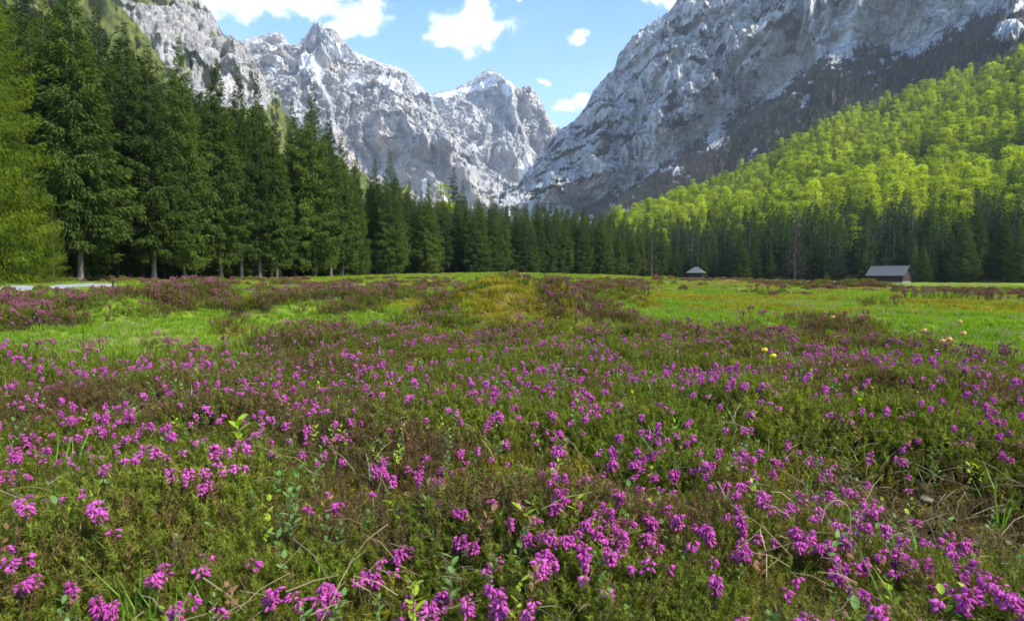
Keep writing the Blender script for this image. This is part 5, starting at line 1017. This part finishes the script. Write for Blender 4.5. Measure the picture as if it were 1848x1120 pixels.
def globeflower(px, py, H, lab, mat='globe', size=.022):
    x, y, zt = hit(px, py, H); rt = empty('globeflower', (x, y, zt - H), rs.random() * 6.28); tag(rt, lab, 'flower'); top = np.array([rs.normal(0, .012), rs.normal(0, .012), H])
    MB().tube([(0, 0, -.02), top * .5 + (.006, 0, 0), top], [.0022, .0018, .0014], 5, 0).build('stem', M['blade'], rt)
    for k in range(9):
        a = k * 2.4; u = .75 if k < 5 else .35; D = unit(np.array([math.cos(a) * u, math.sin(a) * u, .8])); b = MB(); P = top + np.array([math.cos(a), math.sin(a), 0]) * size * .22; S = np.array([-math.sin(a), math.cos(a), 0]); V = []
        for t, w in ((0, .3), (.25, .85), (.55, 1), (.8, .8), (1, .15)):
            rr_ = size * (.25 + .62 * math.sin(t * 2.7)) * (1 if k < 5 else .75); c = top + np.array([math.cos(a) * rr_, math.sin(a) * rr_, size * 1.5 * t - size * .1]); V += [c + S * size * .55 * w, c + np.array([math.cos(a), math.sin(a), 0]) * size * .12, c - S * size * .55 * w]
        b.add(V, [f for q in range(4) for f in ([q * 3, q * 3 + 1, q * 3 + 4, q * 3 + 3], [q * 3 + 1, q * 3 + 2, q * 3 + 5, q * 3 + 4])], 0); b.build('petal', M[mat], rt, True)
for px, py, H, lab, mt, sz in ((1731, 583, .30, 'highest peach-coloured globeflower standing over the right meadow edge', 'globe', .019), (1737, 605, .25, 'peach and yellow globeflower leaning right under the highest one', 'globe', .019), (1669, 600, .26, 'round pinkish globeflower standing apart on the left of its group', 'globe', .019),
        (1696, 618, .22, 'pale globeflower low in the middle of the right-hand group', 'globe', .017), (1712, 616, .22, 'drooping pinkish globeflower close beside the low pale one', 'globe', .020), (1383, 636, .18, 'yellow globeflower right of middle, the upper of two', 'globe_yellow', .018), (1396, 646, .16, 'ragged yellow globeflower right of middle, the lower of two', 'globe_yellow', .019),
        (1497, 580, .16, 'single orange globeflower on the low heather mound', 'globe', .022), (710, 826, .19, 'small green-yellow bud on a thin stalk in the lower left', 'globe_yellow', .007)): 
    globeflower(px, py, H, lab, mt, sz) if px != 710 else None
for i, (px, py) in enumerate([(62, 572), (60, 562), (102, 548), (374, 538), (541, 576), (494, 606), (1008, 572), (872, 552), (700, 586), (767, 604), (1650, 598), (1690, 632), (1080, 596), (850, 560), (240, 586)]):
    x, y, zt = hit(px, py, .13); rt = empty('white_flower', (x, y, zt - .13)); a = np.arange(6) * 1.047
    MB().tube([(0, 0, 0), (.004, 0, .06), (0, 0, .13)], .001, 3, 0).build('stem', M['blade'], rt); b = MB()
    for q in a: oval(np.array([0, 0, .13]), unit(np.array([math.cos(q), math.sin(q), .4])), np.array([0, 0, 1.]), .016, .010, b)
    b.build('petals', M['white_petal'], rt); tag(rt, 'tiny white flower dotted on the %s heather hummocks' % ('left' if px < 600 else ('middle' if px < 1200 else 'right')), 'flower', 'tiny white flowers on the %s hummocks' % ('left' if px < 600 else ('middle' if px < 1200 else 'right')))
def long_blade(p0, p1, w, mat, lab, nm='grass_blade', bow=.0, H=None):
    x0, y0, _ = hit(p0[0], p0[1], .05); dx, dz = pxdir(*p1); yt = y0 * 1.0; A = np.array([x0, y0, float(gz(x0, y0)) - .02]); Bt = np.array([dx * yt, yt, CAMZ + dz * yt]); m_ = (A + Bt) / 2 + np.array([bow, 0, abs(bow) * .5]); Pm = [A * (1 - t) ** 2 + 2 * m_ * t * (1 - t) + Bt * t * t for t in np.linspace(0, 1, 8)]
    d = unit(Bt - A); S = unit(np.cross(d, np.array([0, 1., .3]))) ; V = []
    for t, c in zip(np.linspace(0, 1, 8), Pm): q = w * (.7 + .6 * t if t < .45 else 1.0 * (1 - t) ** .7 * 1.35 + .02) / 2; V += [c - S * q, c + np.array([0, -w * .12, 0]), c + S * q]
    b = MB(); b.add(np.array(V) - A, [f for k in range(7) for f in ([k * 3, k * 3 + 1, k * 3 + 4, k * 3 + 3], [k * 3 + 1, k * 3 + 2, k * 3 + 5, k * 3 + 4])], 0); o = b.build(nm, M[mat]); o.location = A; tag(o, lab, 'grass' if nm == 'grass_blade' else 'stalk')
for a in [((248, 1055), (216, 972), .009, 'blade', 'broad bright grass blade leaning left near the bottom left'), ((318, 990), (337, 956), .006, 'blade', 'short grass blade in front of the brown cap'), ((253, 895), (228, 845), .005, 'blade', 'straight grass blade pointing up left in the lower left'), ((262, 890), (246, 835), .005, 'blade', 'bluish grass blade beside the straight one in the lower left'),
          ((292, 885), (303, 845), .005, 'blade', 'short bluish grass blade leaning right'), ((144, 930), (115, 850), .006, 'blade', 'long dark grass blade rising from the left litter'), ((495, 848), (455, 797), .005, 'blade', 'slanting grass blade in open green heather left of middle'), ((357, 800), (322, 745), .005, 'blade', 'long slanting blade between the flowers at the left'),
          ((597, 838), (610, 800), .005, 'blade', 'bluish blade at the right of the left third'), ((25, 980), (45, 930), .006, 'blade', 'grass blade near the lower left edge'), ((1005, 655), (985, 605), .004, 'blade', 'tall slim blade in the middle distance heather', 'grass_blade'), ((735, 770), (712, 722), .004, 'blade', 'thin yellowish blade left of middle'),
          ((628, 800), (640, 745), .005, 'blade', 'upright blade between two magenta spikes left of middle'), ((1250, 1105), (1310, 1043), .008, 'blade', 'broad blade leaning right at the bottom right'), ((1443, 1000), (1452, 985), .004, 'blade', 'small blade in the lower right flowers'), ((68, 1050), (30, 1000), .006, 'blade', 'broad blade at the bottom left corner'),
          ((240, 692), (233, 627), .0022, 'dry', 'upright pale dead stalk in the left heather', 'dead_stalk'), ((492, 625), (511, 568), .0022, 'dry', 'slanting pale dead stalk rising over the left hummock', 'dead_stalk'), ((1302, 790), (1340, 762), .0022, 'dry', 'bent whitish stalk right of middle', 'dead_stalk', .02), ((240, 900), (242, 822), .002, 'dry', 'thin grey stalk with drooping tip in the lower left', 'dead_stalk', .01),
          ((285, 990), (340, 925), .0025, 'dry', 'grey twig leaning over the brown cap', 'dead_stalk'), ((1010, 735), (1060, 800), .003, 'dry', 'thin stalk in the central heather', 'dead_stalk'), ((385, 795), (325, 762), .0028, 'dry', 'pale bluish straw lying across the left heather', 'dead_stalk')]:
    long_blade(*a)
def wavy_leaf(px, py, H, L, W, mat, nm, lab, rz=0.0, tilt=.6, dome=.25):
    x, y, zt = hit(px, py, H); n = 9; u = np.linspace(-1, 1, n)[:, None]; v = np.linspace(-1, 1, n)[None]; wv = np.sqrt(np.clip(1 - u ** 2, 0, 1)) * (1 - .25 * u); X = u * L / 2 + 0 * v; Y = v * wv * W / 2; Z = dome * L * (1 - u ** 2 - .6 * (v * wv) ** 2) + .06 * L * np.sin(5 * u + 3 * v)
    V = xyz(X, Y, Z).reshape(-1, 3); V2 = V - np.array([0, 0, .0012]); F = grid_faces(n, n); me = mesh_arr(nm, np.vstack([V, V2]), [F, F[:, ::-1] + n * n], [M[mat]], None, True); o = link(bpy.data.objects.new(nm, me)); o.location = (x, y, zt); o.rotation_euler = (tilt, .2, rz); tag(o, lab, 'leaf' if 'leaf' in nm else 'mushroom')
wavy_leaf(338, 948, .05, .050, .048, 'dead_leaf', 'mushroom_cap', 'dark reddish brown cap half hidden in the lower left heather', .4, .35, .42)
wavy_leaf(1176, 1052, .045, .030, .022, 'dead_leaf', 'dead_leaf', 'orange-brown dead leaf near the bottom, right of middle', .3, .9, .15)
wavy_leaf(1172, 1072, .04, .026, .018, 'dead_leaf', 'dead_leaf', 'smaller brown dead leaf just under the orange-brown one', 1.3, .8, .15)
wavy_leaf(1000, 853, .12, .040, .026, 'pale_leaf', 'dead_leaf', 'pale beige dead leaf hanging in the heather at the middle', 1.2, 1.2, .15)
wavy_leaf(562, 940, .06, .050, .026, 'pale_leaf', 'dead_leaf', 'greyish curled dead leaf beside the tall lingonberry plant', .5, .6, .2)
wavy_leaf(1674, 900, .05, .048, .024, 'pale_leaf', 'dead_leaf', 'pale dead leaf lying at the edge of the brown hollow', .2, .4, .08)
wavy_leaf(1820, 978, .03, .030, .018, 'pale_leaf', 'dead_leaf', 'small pale dead leaf at the bottom of the brown hollow', .9, .4, .08)
wavy_leaf(118, 975, .05, .05, .03, 'pale_leaf', 'dead_leaf', 'beige dead leaf under the lime seedling at the lower left', 1.1, .9, .2)
b = MB(); x, y, zt = hit(1510, 925, .17); tt = np.linspace(0, 1, 12); b.tube([( .03 * math.cos(math.pi * (1 - q)) * 1.0, 0, .045 * math.sin(math.pi * q) - .06 * (q > .9)) for q in tt], [.0025 * (1 - .5 * q) for q in tt], 5, 0); o = b.build('dead_stalk', M['dry']); o.location = (x, y, zt - .02); tag(o, 'looped yellowish straw arching over the flowers at the lower right', 'stalk')
